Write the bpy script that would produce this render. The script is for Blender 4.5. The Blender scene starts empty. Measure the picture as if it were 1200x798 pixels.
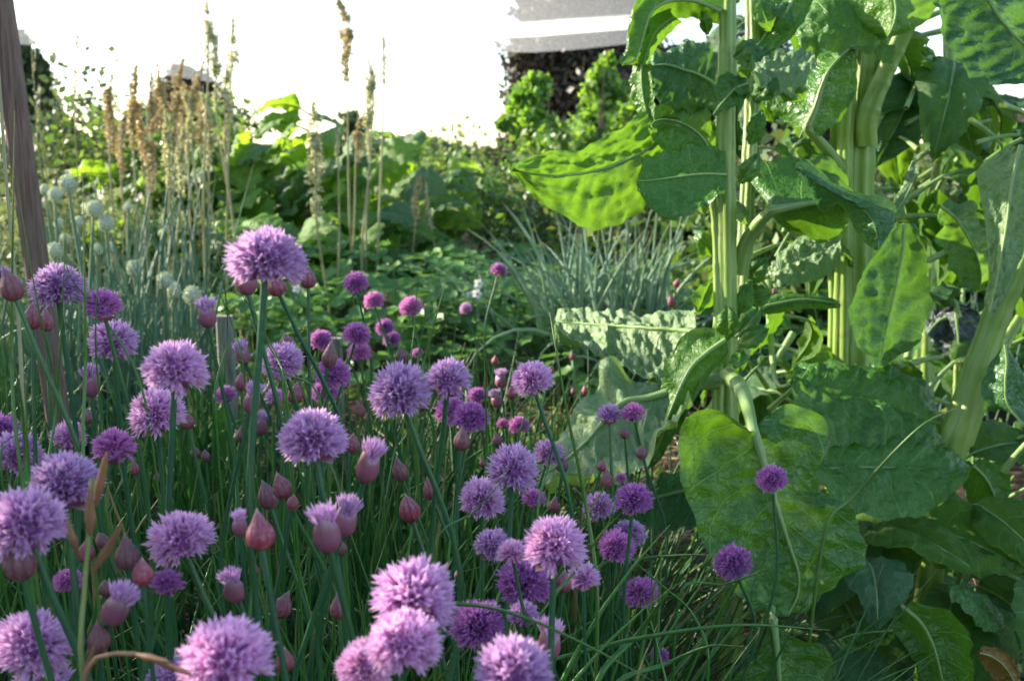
import bpy, math, random
import numpy as np
from mathutils import Vector, Matrix, noise
R_ = math.radians
rng = np.random.default_rng(7)
random.seed(7)
scene = bpy.context.scene
COL = scene.collection

# ---------------------------------------------------------------- camera
F = 1300.0
CAMZ = 0.64
PITCH = math.atan((399 - 190) / F)
cam_d = bpy.data.cameras.new('camera')
cam = bpy.data.objects.new('camera', cam_d)
COL.objects.link(cam)
cam.location = (0, 0, CAMZ)
cam.rotation_euler = (math.pi / 2 - PITCH, 0, 0)
cam_d.sensor_width = 23.7
cam_d.lens = 23.7 * F / 1200
cam_d.clip_start = 0.02
cam_d.clip_end = 500
cam_d.dof.use_dof = True
cam_d.dof.focus_distance = 0.80
cam_d.dof.aperture_fstop = 10.0
scene.camera = cam
CF = np.array([0, math.cos(PITCH), -math.sin(PITCH)])
CU = np.array([0, math.sin(PITCH), math.cos(PITCH)])
CR = np.array([1.0, 0, 0])
CP = np.array([0, 0, CAMZ])


def P(px, py, d):
    """A point of the garden seen in direction (px, py), d metres off."""
    return CP + d * (CF + (px - 600) / F * CR + (399 - py) / F * CU)


def nrm(a):
    return a / np.maximum(np.linalg.norm(a, axis=-1, keepdims=True), 1e-9)


# ---------------------------------------------------------------- object helpers
def tag(o, label=None, cat=None, group=None, kind=None):
    if label: o['label'] = label
    if cat: o['category'] = cat
    if group: o['group'] = group
    if kind: o['kind'] = kind
    return o


def empty(name, loc=(0, 0, 0)):
    o = bpy.data.objects.new(name, None)
    o.empty_display_size = 0.02
    o.location = loc
    COL.objects.link(o)
    return o


def make_mesh(name, V, Fc, mats, uv=None, mi=None, smooth=True):
    me = bpy.data.meshes.new(name)
    V = np.asarray(V, dtype=np.float32).reshape(-1, 3)
    Fc = np.asarray(Fc, dtype=np.int32)
    k = Fc.shape[1]
    me.vertices.add(len(V)); me.vertices.foreach_set('co', V.ravel())
    me.loops.add(Fc.size); me.loops.foreach_set('vertex_index', Fc.ravel())
    me.polygons.add(len(Fc))
    me.polygons.foreach_set('loop_start', np.arange(0, Fc.size, k, dtype=np.int32))
    me.polygons.foreach_set('loop_total', np.full(len(Fc), k, dtype=np.int32))
    me.polygons.foreach_set('use_smooth', np.full(len(Fc), smooth))
    if not isinstance(mats, (list, tuple)): mats = [mats]
    for m in mats: me.materials.append(m)
    if mi is not None: me.polygons.foreach_set('material_index', np.asarray(mi, dtype=np.int32))
    if uv is not None:
        l = me.uv_layers.new(name='UVMap')
        l.data.foreach_set('uv', np.asarray(uv, dtype=np.float32)[Fc.ravel()].ravel())
    me.update(calc_edges=True)
    return me


def link(name, me, parent=None, loc=(0, 0, 0), rot=None, scale=None):
    o = bpy.data.objects.new(name, me)
    COL.objects.link(o)
    if parent is not None: o.parent = parent
    o.location = loc
    if rot is not None:
        o.rotation_mode = 'QUATERNION'; o.rotation_quaternion = rot
    if scale is not None: o.scale = (scale,) * 3 if not hasattr(scale, '__len__') else scale
    return o


def wobj(name, V, Fc, mats, parent=None, uv=None, mi=None, smooth=True, origin=None):
    """mesh given in world metres; origin (or the parent's place) becomes its local zero"""
    V = np.asarray(V, float).reshape(-1, 3)
    base = np.zeros(3)
    p = parent
    while p is not None:
        base = base + np.array(p.location); p = p.parent
    if parent is None:
        if origin is None:
            origin = np.array([V[:, 0].mean(), V[:, 1].mean(), V[:, 2].min()])
        return link(name, make_mesh(name, V - origin, Fc, mats, uv, mi, smooth), None, origin)
    return link(name, make_mesh(name, V - base, Fc, mats, uv, mi, smooth), parent)


def merge(parts):
    """parts: list of (V, F, UV) -> one"""
    Vs, Fs, Us, n = [], [], [], 0
    for V, Fc, U in parts:
        Vs.append(V); Fs.append(Fc + n); Us.append(U); n += len(V)
    return np.concatenate(Vs), np.concatenate(Fs), np.concatenate(Us)


def tubes(C, Rad, sides=6, flute=0.0, nfl=0):
    """C (N,K,3) centre lines, Rad (N,K) radii -> V, F, UV"""
    C = np.asarray(C, float); Rad = np.asarray(Rad, float)
    if C.ndim == 2: C = C[None]; Rad = Rad[None]
    N, K, _ = C.shape
    T = nrm(np.gradient(C, axis=1))
    ref = np.zeros((N, 1, 3)) + np.array([0.31, 0.93, 0.19])
    A = nrm(np.cross(T, ref)); B = np.cross(T, A)
    th = np.arange(sides) / sides * 2 * math.pi
    r = np.ones(sides)
    if nfl: r = 1 + flute * np.abs(np.sin(th * nfl / 2)) - flute * .5
    ring = (A[:, :, None, :] * (np.cos(th) * r)[None, None, :, None] + B[:, :, None, :] * (np.sin(th) * r)[None, None, :, None])
    V = C[:, :, None, :] + ring * Rad[:, :, None, None]
    uv = np.zeros((N, K, sides, 2)); uv[..., 0] = (np.arange(K) / (K - 1))[None, :, None]; uv[..., 1] = (np.abs(th / math.pi - 1))[None, None, :]
    idx = np.arange(N * K * sides).reshape(N, K, sides)
    a = idx[:, :-1, :]; b = np.roll(a, -1, axis=2); c = idx[:, 1:, :]; d = np.roll(c, -1, axis=2)
    Fc = np.stack([a, b, d, c], axis=-1).reshape(-1, 4)
    return V.reshape(-1, 3), Fc, uv.reshape(-1, 2)


def spline(pts, n):
    """Catmull-Rom through the rows of pts, n samples"""
    p = np.asarray(pts, float)
    m = len(p)
    seg = np.linalg.norm(np.diff(p[:, :3], axis=0), axis=1) ** 0.75 + 1e-6
    t = np.concatenate([[0], np.cumsum(seg)]); t /= t[-1]
    x = np.linspace(0, 1, n)
    # tangents
    tan = np.zeros_like(p)
    for i in range(m):
        a, b = max(0, i - 1), min(m - 1, i + 1)
        tan[i] = (p[b] - p[a]) / (t[b] - t[a])
    out = np.zeros((n, p.shape[1]))
    k = np.clip(np.searchsorted(t, x, side='right') - 1, 0, m - 2)
    h = t[k + 1] - t[k]; s = ((x - t[k]) / h)[:, None]; h = h[:, None]
    out = ((2 * s**3 - 3 * s**2 + 1) * p[k] + (s**3 - 2 * s**2 + s) * h * tan[k] + (-2 * s**3 + 3 * s**2) * p[k + 1] + (s**3 - s**2) * h * tan[k + 1])
    return out


# ---------------------------------------------------------------- materials
class NT:
    def __init__(s, name):
        s.m = bpy.data.materials.new(name); s.m.use_nodes = True
        s.t = s.m.node_tree; s.t.nodes.clear()
        s.out = s.n('ShaderNodeOutputMaterial')

    def n(s, t, **kw):
        nd = s.t.nodes.new(t)
        for k, v in kw.items(): setattr(nd, k, v)
        return nd

    def l(s, a, b): s.t.links.new(a, b)

    def noise(s, scale, detail=3, co=None, rough=.55):
        n = s.n('ShaderNodeTexNoise'); n.inputs['Scale'].default_value = scale; n.inputs['Detail'].default_value = detail
        n.inputs['Roughness'].default_value = rough
        if co is not None: s.l(co, n.inputs['Vector'])
        return n.outputs['Fac']

    def ramp(s, fac, stops, interp='LINEAR'):
        r = s.n('ShaderNodeValToRGB'); r.color_ramp.interpolation = interp
        e = r.color_ramp.elements
        while len(e) > 1: e.remove(e[-1])
        e[0].position = stops[0][0]; e[0].color = (*stops[0][1], 1)
        for p_, c in stops[1:]:
            q = e.new(p_); q.color = (*c, 1)
        s.l(fac, r.inputs['Fac']); return r.outputs['Color']

    def mix(s, fac, a, b, typ='MIX'):
        m = s.n('ShaderNodeMix', data_type='RGBA', blend_type=typ)
        for v, i in ((fac, 0), (a, 6), (b, 7)):
            if hasattr(v, 'links') or hasattr(v, 'is_linked'): s.l(v, m.inputs[i])
            elif i == 0: m.inputs[0].default_value = v
            else: m.inputs[i].default_value = (*v, 1)
        return m.outputs[2]

    def math(s, op, a, b=0.0, c=None):
        m = s.n('ShaderNodeMath', operation=op)
        for i, v in enumerate((a, b, c)):
            if v is None: continue
            if isinstance(v, (int, float)): m.inputs[i].default_value = v
            else: s.l(v, m.inputs[i])
        return m.outputs[0]

    def maprange(s, v, a, b, c=0.0, d=1.0, smooth=True):
        m = s.n('ShaderNodeMapRange')
        if smooth: m.interpolation_type = 'SMOOTHSTEP'
        s.l(v, m.inputs[0])
        for i, x in enumerate((a, b, c, d)): m.inputs[i + 1].default_value = x
        return m.outputs[0]

    def uv(s):
        u = s.n('ShaderNodeUVMap'); u.uv_map = 'UVMap'
        sp = s.n('ShaderNodeSeparateXYZ'); s.l(u.outputs[0], sp.inputs[0])
        return sp.outputs[0], sp.outputs[1]

    def obj(s): return s.n('ShaderNodeTexCoord').outputs['Object']

    def rnd(s): return s.n('ShaderNodeObjectInfo').outputs['Random']

    def island(s): return s.n('ShaderNodeNewGeometry').outputs['Random Per Island']

    def bump(s, h, strength=.4, dist=.002):
        b = s.n('ShaderNodeBump'); b.inputs['Strength'].default_value = strength; b.inputs['Distance'].default_value = dist
        s.l(h, b.inputs['Height']); return b.outputs[0]

    def finish(s, col, rough=.5, trans=0.0, tcol=None, bump=None, spec=.5, coat=0.0):
        p = s.n('ShaderNodeBsdfPrincipled')
        if hasattr(col, 'links'): s.l(col, p.inputs['Base Color'])
        else: p.inputs['Base Color'].default_value = (*col, 1)
        if isinstance(rough, (int, float)): p.inputs['Roughness'].default_value = rough
        else: s.l(rough, p.inputs['Roughness'])
        p.inputs['Specular IOR Level'].default_value = spec
        if coat: p.inputs['Coat Weight'].default_value = coat; p.inputs['Coat Roughness'].default_value = .3
        if bump is not None: s.l(bump, p.inputs['Normal'])
        sh = p.outputs[0]
        if trans > 0:
            t = s.n('ShaderNodeBsdfTranslucent')
            tc = tcol if tcol is not None else col
            if hasattr(tc, 'links'): s.l(tc, t.inputs['Color'])
            else: t.inputs['Color'].default_value = (*tc, 1)
            mx = s.n('ShaderNodeMixShader'); mx.inputs[0].default_value = trans
            s.l(sh, mx.inputs[1]); s.l(t.outputs[0], mx.inputs[2]); sh = mx.outputs[0]
        s.l(sh, s.out.inputs['Surface'])
        return s.m


def leaf_mat(name, c1, c2, vein, tc, rough=.42, trans=.38, vw=.05, bscale=130, spots=0.0, coat=0.0, bstr=.35):
    vw *= 1.25
    """crinkled leaf: two greens in blotches, paler side veins along whole UV.x numbers, fine netting as relief"""
    k = NT(name); u, v = k.uv(); o = k.obj()
    f = k.math('ABSOLUTE', k.math('SUBTRACT', k.math('FRACT', k.math('ADD', u, .5)), .5))
    vm = k.maprange(k.math('ADD', f, k.math('MULTIPLY', k.noise(300, 2, o), .02)), .006, vw * .8, 1.0, 0.0, False)
    big = k.noise(14, 3, o); rn = k.rnd()
    blot = k.maprange(k.math('ADD', k.math('MULTIPLY', big, .7), k.math('MULTIPLY', rn, .35)), .25, .75)
    col = k.mix(blot, c1, c2)
    vo = k.n('ShaderNodeTexVoronoi', feature='DISTANCE_TO_EDGE'); vo.inputs['Scale'].default_value = bscale; k.l(o, vo.inputs['Vector'])
    net = k.maprange(vo.outputs['Distance'], 0.0, .12, 1.0, 0.0)
    vc = k.n('ShaderNodeTexVoronoi', feature='DISTANCE_TO_EDGE'); vc.inputs['Scale'].default_value = bscale * .38
    dn = k.n('ShaderNodeTexNoise'); dn.inputs['Scale'].default_value = bscale * .5; k.l(o, dn.inputs['Vector'])
    mv = k.n('ShaderNodeVectorMath', operation='MULTIPLY_ADD'); mv.inputs[1].default_value = (.02, .02, .02); k.l(dn.outputs['Color'], mv.inputs[0]); k.l(o, mv.inputs[2])
    k.l(mv.outputs[0], vc.inputs['Vector'])
    branch = k.maprange(vc.outputs['Distance'], 0.0, .05, 1.0, 0.0, False)
    dome = k.maprange(vc.outputs['Distance'], 0.0, .45)
    col = k.mix(k.math('MULTIPLY', branch, .30), col, vein)
    col = k.mix(k.math('MULTIPLY', net, .16), col, vein)
    col = k.mix(k.math('MULTIPLY', vm, .85), col, (vein[0] * 1.35, vein[1] * 1.3, vein[2] * 1.4))
    if spots:
        sp = k.maprange(k.noise(55, 2, o), .70, .76)
        col = k.mix(k.math('MULTIPLY', sp, spots), col, (.22, .13, .05))
    tcol = k.mix(k.math('MULTIPLY', net, .25), tc, (tc[0] * .45, tc[1] * .55, tc[2] * .4))
    tcol = k.mix(k.math('MULTIPLY', k.math('MAXIMUM', branch, vm), .55), tcol, (tc[0] * 1.2, tc[1] * 1.15, tc[2] * 1.6))
    h = k.math('SUBTRACT', k.math('MULTIPLY', k.noise(60, 3, o), .9), k.math('SUBTRACT', k.math('ADD', k.math('MULTIPLY', net, .25), k.math('MULTIPLY', vm, .6)), k.math('MULTIPLY', dome, .9)))
    return k.finish(col, k.maprange(k.noise(30, 2, o), .3, .7, rough - .07, rough + .12), trans, tcol, k.bump(h, bstr + .2, .004), .5, coat)


def simple_mat(name, c1, c2, scale=40, rough=.55, trans=0.0, tc=None, bstr=.2, bs=200, island=False, tipc=None, spec=.4):
    k = NT(name); o = k.obj()
    f = k.noise(scale, 3, o)
    if island: f = k.math('ADD', k.math('MULTIPLY', f, .4), k.math('MULTIPLY', k.island(), .6))
    else: f = k.math('ADD', k.math('MULTIPLY', f, .8), k.math('MULTIPLY', k.math('SUBTRACT', k.rnd(), .5), .3))
    col = k.mix(k.maprange(f, .25, .75), c1, c2)
    if tipc is not None:
        u, v = k.uv()
        col = k.mix(k.maprange(u, .86, 1.0), col, tipc)
    return k.finish(col, rough, trans, tc, k.bump(k.noise(bs, 2, o), bstr, .002), spec)


M = {}
M['chard_fresh'] = leaf_mat('chard_fresh', (.045, .15, .014), (.085, .22, .018), (.18, .33, .06), (.17, .34, .018), trans=.40, spots=.3)
M['chard_mid'] = leaf_mat('chard_mid', (.028, .115, .014), (.055, .170, .020), (.13, .27, .06), (.18, .39, .015), trans=.29, rough=.36, spots=.3)
M['chard_blue'] = leaf_mat('chard_blue', (.022, .100, .028), (.042, .145, .040), (.11, .23, .08), (.13, .30, .025), trans=.24, rough=.35, spots=.2)
M['chard_pale'] = leaf_mat('chard_pale', (.12, .215, .075), (.18, .29, .12), (.28, .40, .20), (.25, .42, .06), trans=.3, rough=.5)
M['chard_dead'] = leaf_mat('chard_dead', (.25, .14, .03), (.35, .20, .05), (.3, .2, .1), (.4, .22, .04), trans=.3)
M['rhubarb'] = leaf_mat('rhubarb_leaf', (.075, .19, .02), (.14, .29, .03), (.2, .34, .08), (.42, .68, .03), trans=.42, bscale=45, vw=.04)
M['rhubarb_blue'] = leaf_mat('rhubarb_leaf_dull', (.05, .14, .035), (.09, .20, .05), (.13, .21, .09), (.16, .32, .05), trans=.3, bscale=45, vw=.04)
M['strawberry'] = simple_mat('strawberry_leaf', (.055, .16, .03), (.14, .29, .065), 8, .42, .28, (.2, .40, .07), island=True)


def stalk_mat(name, c1, c2, rib):
    k = NT(name); u, v = k.uv(); o = k.obj()
    mq = k.n('ShaderNodeMapping'); mq.inputs['Scale'].default_value = (1, 1, .15); k.l(o, mq.inputs[0])
    wob = k.noise(45, 3, mq.outputs[0])
    st = k.math('MULTIPLY', k.maprange(k.math('SINE', k.math('MULTIPLY', k.math('ADD', v, k.math('MULTIPLY', wob, .22)), 19.0)), -.2, .9), k.maprange(k.noise(14, 3, o), .3, .65))
    col = k.mix(k.maprange(k.noise(9, 3, o), .3, .7), c1, c2)
    col = k.mix(k.math('MULTIPLY', st, .5), col, rib)
    col = k.mix(k.maprange(k.noise(48, 4, o), .60, .72, 0, .45), col, (.16, .17, .05))
    mp = k.n('ShaderNodeMapping'); mp.inputs['Scale'].default_value = (1, 1, .06); k.l(o, mp.inputs[0])
    h = k.math('ADD', k.math('MULTIPLY', st, .5), k.noise(600, 2, mp.outputs[0]))
    return k.finish(col, .42, .12, (.3, .42, .08), k.bump(h, .3, .002), .5)


M['chard_stalk'] = stalk_mat('chard_stalk', (.19, .31, .05), (.27, .40, .08), (.47, .56, .22))
M['midrib'] = stalk_mat('midrib', (.17, .30, .08), (.25, .38, .12), (.38, .48, .22))
M['midrib_red'] = simple_mat('rhubarb_stem', (.22, .20, .07), (.30, .34, .12))

M['chive_leaf'] = simple_mat('chive_leaf', (.022, .095, .022), (.075, .21, .035), 12, .34, .14, (.15, .36, .04), island=True, tipc=(.13, .17, .05))
M['chive_leaf_light'] = simple_mat('chive_leaf_light', (.09, .19, .04), (.14, .25, .06), 12, .4, .15, (.2, .4, .06), tipc=(.3, .3, .12))
M['chive_stem'] = simple_mat('chive_stem', (.028, .105, .048), (.055, .155, .045), 9, .4, .06, (.1, .25, .06))
M['onion_leaf'] = simple_mat('onion_leaf', (.07, .16, .10), (.13, .24, .15), 10, .45, .12, (.15, .3, .12), island=True, tipc=(.3, .3, .16))
M['onion_head'] = simple_mat('onion_head', (.52, .56, .42), (.76, .78, .64), 90, .7, .2, (.4, .5, .25), island=True)
M['leek'] = simple_mat('leek_blade', (.16, .27, .16), (.28, .41, .26), 10, .45, .2, (.25, .4, .2), island=True, tipc=(.35, .35, .2))


def petal_mat(name, tip, mid, base, line):
    k = NT(name); u, v = k.uv()
    col = k.ramp(u, [(0.0, base), (.35, mid), (1.0, tip)])
    rib = k.maprange(k.math('ABSOLUTE', k.math('SUBTRACT', v, .5)), 0.0, .16, .75, 0.0)
    col = k.mix(rib, col, line)
    col = k.mix(k.math('MULTIPLY', k.island(), .38), col, (tip[0] * 1.12, tip[1] * 1.22, tip[2] * 1.08))
    col = k.mix(k.math('MULTIPLY', k.math('GREATER_THAN', k.island(), .975), .7), col, (.45, .33, .24))
    hs = k.n('ShaderNodeHueSaturation'); k.l(col, hs.inputs['Color'])
    k.l(k.math('ADD', k.math('MULTIPLY', k.rnd(), .06), .48), hs.inputs['Hue'])
    k.l(k.math('ADD', k.math('MULTIPLY', k.rnd(), .38), .80), hs.inputs['Value'])
    c = hs.outputs[0]
    return k.finish(c, .5, .38, c, None, .35)


M['petal'] = petal_mat('chive_petal', (.84, .55, .82), (.70, .36, .70), (.70, .47, .50), (.44, .15, .50))
M['petal_deep'] = petal_mat('chive_petal_deep', (.72, .32, .68), (.58, .17, .54), (.55, .28, .34), (.36, .06, .38))
M['head_core'] = simple_mat('chive_head_core', (.34, .12, .38), (.42, .18, .42), 60, .7)


def bud_mat():
    k = NT('chive_bud'); u, v = k.uv(); o = k.obj()
    col = k.ramp(u, [(0.0, (.20, .16, .10)), (.08, (.31, .09, .115)), (.55, (.36, .13, .17)), (.85, (.40, .20, .25)), (.95, (.60, .50, .46)), (1.0, (.70, .66, .56))])
    ln = k.maprange(k.math('SINE', k.math('MULTIPLY', v, 62.0)), .55, 1.0)
    col = k.mix(k.math('MULTIPLY', ln, .6), col, (.20, .04, .08))
    col = k.mix(k.maprange(k.noise(2.2, 4, o, .65), .48, .66, 0, .55), col, (.52, .36, .33))
    hs = k.n('ShaderNodeHueSaturation'); k.l(col, hs.inputs['Color'])
    k.l(k.math('ADD', k.math('MULTIPLY', k.rnd(), .42), .56), hs.inputs['Value'])
    k.l(k.math('ADD', k.math('MULTIPLY', k.rnd(), .4), .8), hs.inputs['Saturation'])
    return k.finish(hs.outputs[0], .42, .22, (.6, .25, .25), k.bump(k.math('ADD', ln, k.noise(7, 4, o)), .6, .0008), .3)


M['bud'] = bud_mat()
k = NT('spathe'); u, v = k.uv()
c = k.mix(k.maprange(u, .62, 1.0), (.36, .13, .20), (.60, .48, .45))
c = k.mix(k.maprange(k.math('SINE', k.math('MULTIPLY', v, 50.0)), .6, 1.0, 0, .35), c, (.3, .09, .15))
M['spathe'] = k.finish(c, .5, .4, (.6, .35, .32))

k = NT('weathered_wood'); o = k.obj()
mp = k.n('ShaderNodeMapping'); mp.inputs['Scale'].default_value = (1, 1, .05); k.l(o, mp.inputs[0])
g = k.noise(260, 5, mp.outputs[0], .65)
c = k.mix(k.maprange(g, .3, .7), (.12, .070, .055), (.26, .17, .13))
c = k.mix(k.maprange(k.noise(20, 3, o), .5, .75, 0, .5), c, (.16, .13, .12))
M['wood'] = k.finish(c, .8, 0, None, k.bump(g, .8, .003), .3)
k = NT('grey_wood'); o = k.obj()
mp = k.n('ShaderNodeMapping'); mp.inputs['Scale'].default_value = (1, 1, .08); k.l(o, mp.inputs[0])
g = k.noise(200, 4, mp.outputs[0])
M['grey_wood'] = k.finish(k.mix(k.maprange(g, .3, .7), (.13, .12, .10), (.30, .28, .25)), .85, 0, None, k.bump(g, .7, .003))


def scatter_mat(name, cols, trans, tc, rough=.5):
    k = NT(name)
    c = k.ramp(k.island(), [(i / max(1, len(cols) - 1), x) for i, x in enumerate(cols)])
    tcc = k.mix(1.0, c, (tc[0], tc[1], tc[2]), 'MULTIPLY') if trans else None
    return k.finish(c, rough, trans, tcc)


M['dock_brown'] = scatter_mat('dock_seed', [(.34, .24, .10), (.52, .40, .20), (.64, .54, .32), (.42, .40, .18)], .2, (1.2, 1.1, .9))
M['seed_pale'] = scatter_mat('pale_seed', [(.42, .44, .20), (.66, .60, .38), (.52, .52, .28), (.74, .66, .50)], .25, (1.2, 1.2, .9))
M['seed_stem'] = simple_mat('seed_stem', (.28, .27, .12), (.36, .32, .18))
M['dark_crown'] = scatter_mat('dark_tree_leaves', [(.030, .024, .020), (.060, .045, .036), (.10, .072, .056), (.035, .038, .022), (.055, .06, .032)], .2, (1.1, 1, .8))
M['green_crown'] = scatter_mat('sapling_leaves', [(.08, .17, .03), (.14, .27, .05), (.20, .33, .08), (.11, .22, .05)], .42, (2.2, 2.1, .7))
M['olive_crown'] = scatter_mat('olive_leaves', [(.045, .075, .035), (.075, .115, .055), (.11, .15, .065)], .3, (1.6, 1.5, .8))
M['shrub_green'] = scatter_mat('shrub_leaves', [(.05, .11, .03), (.085, .17, .045), (.12, .21, .055), (.17, .20, .08)], .35, (2.0, 1.9, .7))
M['shrub_orange'] = scatter_mat('orange_shrub_leaves', [(.30, .12, .07), (.36, .20, .12), (.14, .14, .05), (.42, .26, .18)], .3, (1.2, 1, .9))
M['wisp'] = scatter_mat('wispy_leaves', [(.10, .15, .06), (.17, .22, .10), (.26, .27, .14)], .3, (1.4, 1.4, .8))
M['bark'] = simple_mat('bark', (.05, .038, .03), (.12, .09, .07), 12, .9)
M['straw'] = scatter_mat('straw', [(.30, .20, .09), (.45, .32, .17), (.22, .14, .07), (.12, .08, .05)], .15, (1, 1, .9))
M['grass_head'] = simple_mat('grass_spikelet', (.24, .12, .07), (.42, .30, .16), 60, .6, .3, (.5, .35, .2))
M['grass_stem'] = simple_mat('grass_stem', (.16, .22, .06), (.25, .28, .10))
M['white_petal'] = simple_mat('white_petal', (.75, .75, .72), (.82, .82, .8), 40, .5, .3, (.8, .8, .75))
M['kale'] = leaf_mat('kale_leaf', (.03, .06, .055), (.05, .09, .085), (.22, .22, .30), (.08, .14, .08), trans=.15)

# soil and far ground
k = NT('ground'); o = k.obj()
n1 = k.noise(1.2, 4, o); n2 = k.noise(40, 5, o, .7)
c = k.mix(k.maprange(n2, .35, .7), (.028, .019, .013), (.085, .06, .042))
c = k.mix(k.maprange(k.noise(90, 3, o), .62, .72, 0, .6), c, (.20, .15, .09))
sp = k.n('ShaderNodeSeparateXYZ'); k.l(o, sp.inputs[0])
c = k.mix(k.maprange(k.math('ADD', sp.outputs[1], k.math('MULTIPLY', n1, 2.0)), 4.5, 6.0), c, k.mix(n1, (.20, .17, .13), (.12, .15, .07)))
M['ground'] = k.finish(c, .95, 0, None, k.bump(n2, .9, .02), .2)
k = NT('bank_soil'); o = k.obj()
n2 = k.noise(22, 6, o, .7)
M['bank'] = k.finish(k.mix(k.maprange(n2, .35, .68), (.02, .015, .013), (.10, .075, .066)), .95, 0, None, k.bump(n2, 1, .05), .2)

# fine bird net: threads with open meshes between
k = NT('bird_net')
tr = k.n('ShaderNodeBsdfTransparent'); df = k.n('ShaderNodeBsdfDiffuse'); df.inputs[0].default_value = (.8, .8, .82, 1)
tl = k.n('ShaderNodeBsdfTranslucent'); tl.inputs[0].default_value = (.8, .8, .82, 1)
m1 = k.n('ShaderNodeMixShader'); m1.inputs[0].default_value = .5; k.l(df.outputs[0], m1.inputs[1]); k.l(tl.outputs[0], m1.inputs[2])
m2 = k.n('ShaderNodeMixShader'); u, v = k.uv()
k.l(k.maprange(k.noise(120, 2, k.obj()), .35, .65, .20, .36), m2.inputs[0])
k.l(tr.outputs[0], m2.inputs[1]); k.l(m1.outputs[0], m2.inputs[2]); k.l(m2.outputs[0], k.out.inputs[0]); M['net'] = k.m
k = NT('net_hem')
tr = k.n('ShaderNodeBsdfTransparent'); df = k.n('ShaderNodeBsdfTranslucent'); df.inputs[0].default_value = (.85, .85, .87, 1)
m2 = k.n('ShaderNodeMixShader'); m2.inputs[0].default_value = .6
k.l(tr.outputs[0], m2.inputs[1]); k.l(df.outputs[0], m2.inputs[2]); k.l(m2.outputs[0], k.out.inputs[0]); M['hem'] = k.m

# a few chive leaves in the mass have dried
t_ = M['chive_leaf'].node_tree
pn = [n_ for n_ in t_.nodes if n_.type == 'BSDF_PRINCIPLED'][0]
src = pn.inputs['Base Color'].links[0].from_socket
gm = t_.nodes.new('ShaderNodeNewGeometry'); cmp_ = t_.nodes.new('ShaderNodeMath'); cmp_.operation = 'GREATER_THAN'; cmp_.inputs[1].default_value = .965
t_.links.new(gm.outputs['Random Per Island'], cmp_.inputs[0])
mx_ = t_.nodes.new('ShaderNodeMix'); mx_.data_type = 'RGBA'; mx_.inputs[7].default_value = (.34, .25, .11, 1)
t_.links.new(cmp_.outputs[0], mx_.inputs[0]); t_.links.new(src, mx_.inputs[6]); t_.links.new(mx_.outputs[2], pn.inputs['Base Color'])
# ---------------------------------------------------------------- light and air
w = bpy.data.worlds.new('World'); scene.world = w; w.use_nodes = True
SUN_EL = R_(21); SUN_AZ = math.atan2(-0.93, 0.37)       # from the left and a little beyond the bed (angle from +Y)
nt = w.node_tree
bg = nt.nodes['Background']
sky = nt.nodes.new('ShaderNodeTexSky'); sky.sky_type = 'NISHITA'; sky.sun_disc = False
sky.sun_elevation = SUN_EL; sky.sun_rotation = SUN_AZ
sky.dust_density = 0.8; sky.air_density = 1.0; sky.ozone_density = 1.0
nt.links.new(sky.outputs[0], bg.inputs[0]); bg.inputs[1].default_value = 0.15
sd = bpy.data.lights.new('sun', 'SUN'); sd.energy = 5.0; sd.angle = R_(0.6); sd.color = (1.0, .90, .72)
so = bpy.data.objects.new('sun', sd); COL.objects.link(so)
sv = Vector((math.sin(SUN_AZ) * math.cos(SUN_EL), math.cos(SUN_AZ) * math.cos(SUN_EL), math.sin(SUN_EL)))
so.rotation_euler = sv.to_track_quat('Z', 'Y').to_euler()
scene.view_settings.view_transform = 'Standard'
scene.view_settings.look = 'None'
scene.view_settings.exposure = 1.5
scene.view_settings.gamma = 1
scene.render.engine = 'CYCLES'
scene.cycles.use_denoising = True
scene.cycles.max_bounces = 7
scene.cycles.transparent_max_bounces = 8
scene.cycles.sample_clamp_indirect = 8


# ---------------------------------------------------------------- leaf surfaces
def nz(x, y, z): return noise.noise(Vector((x, y, z)))


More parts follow.
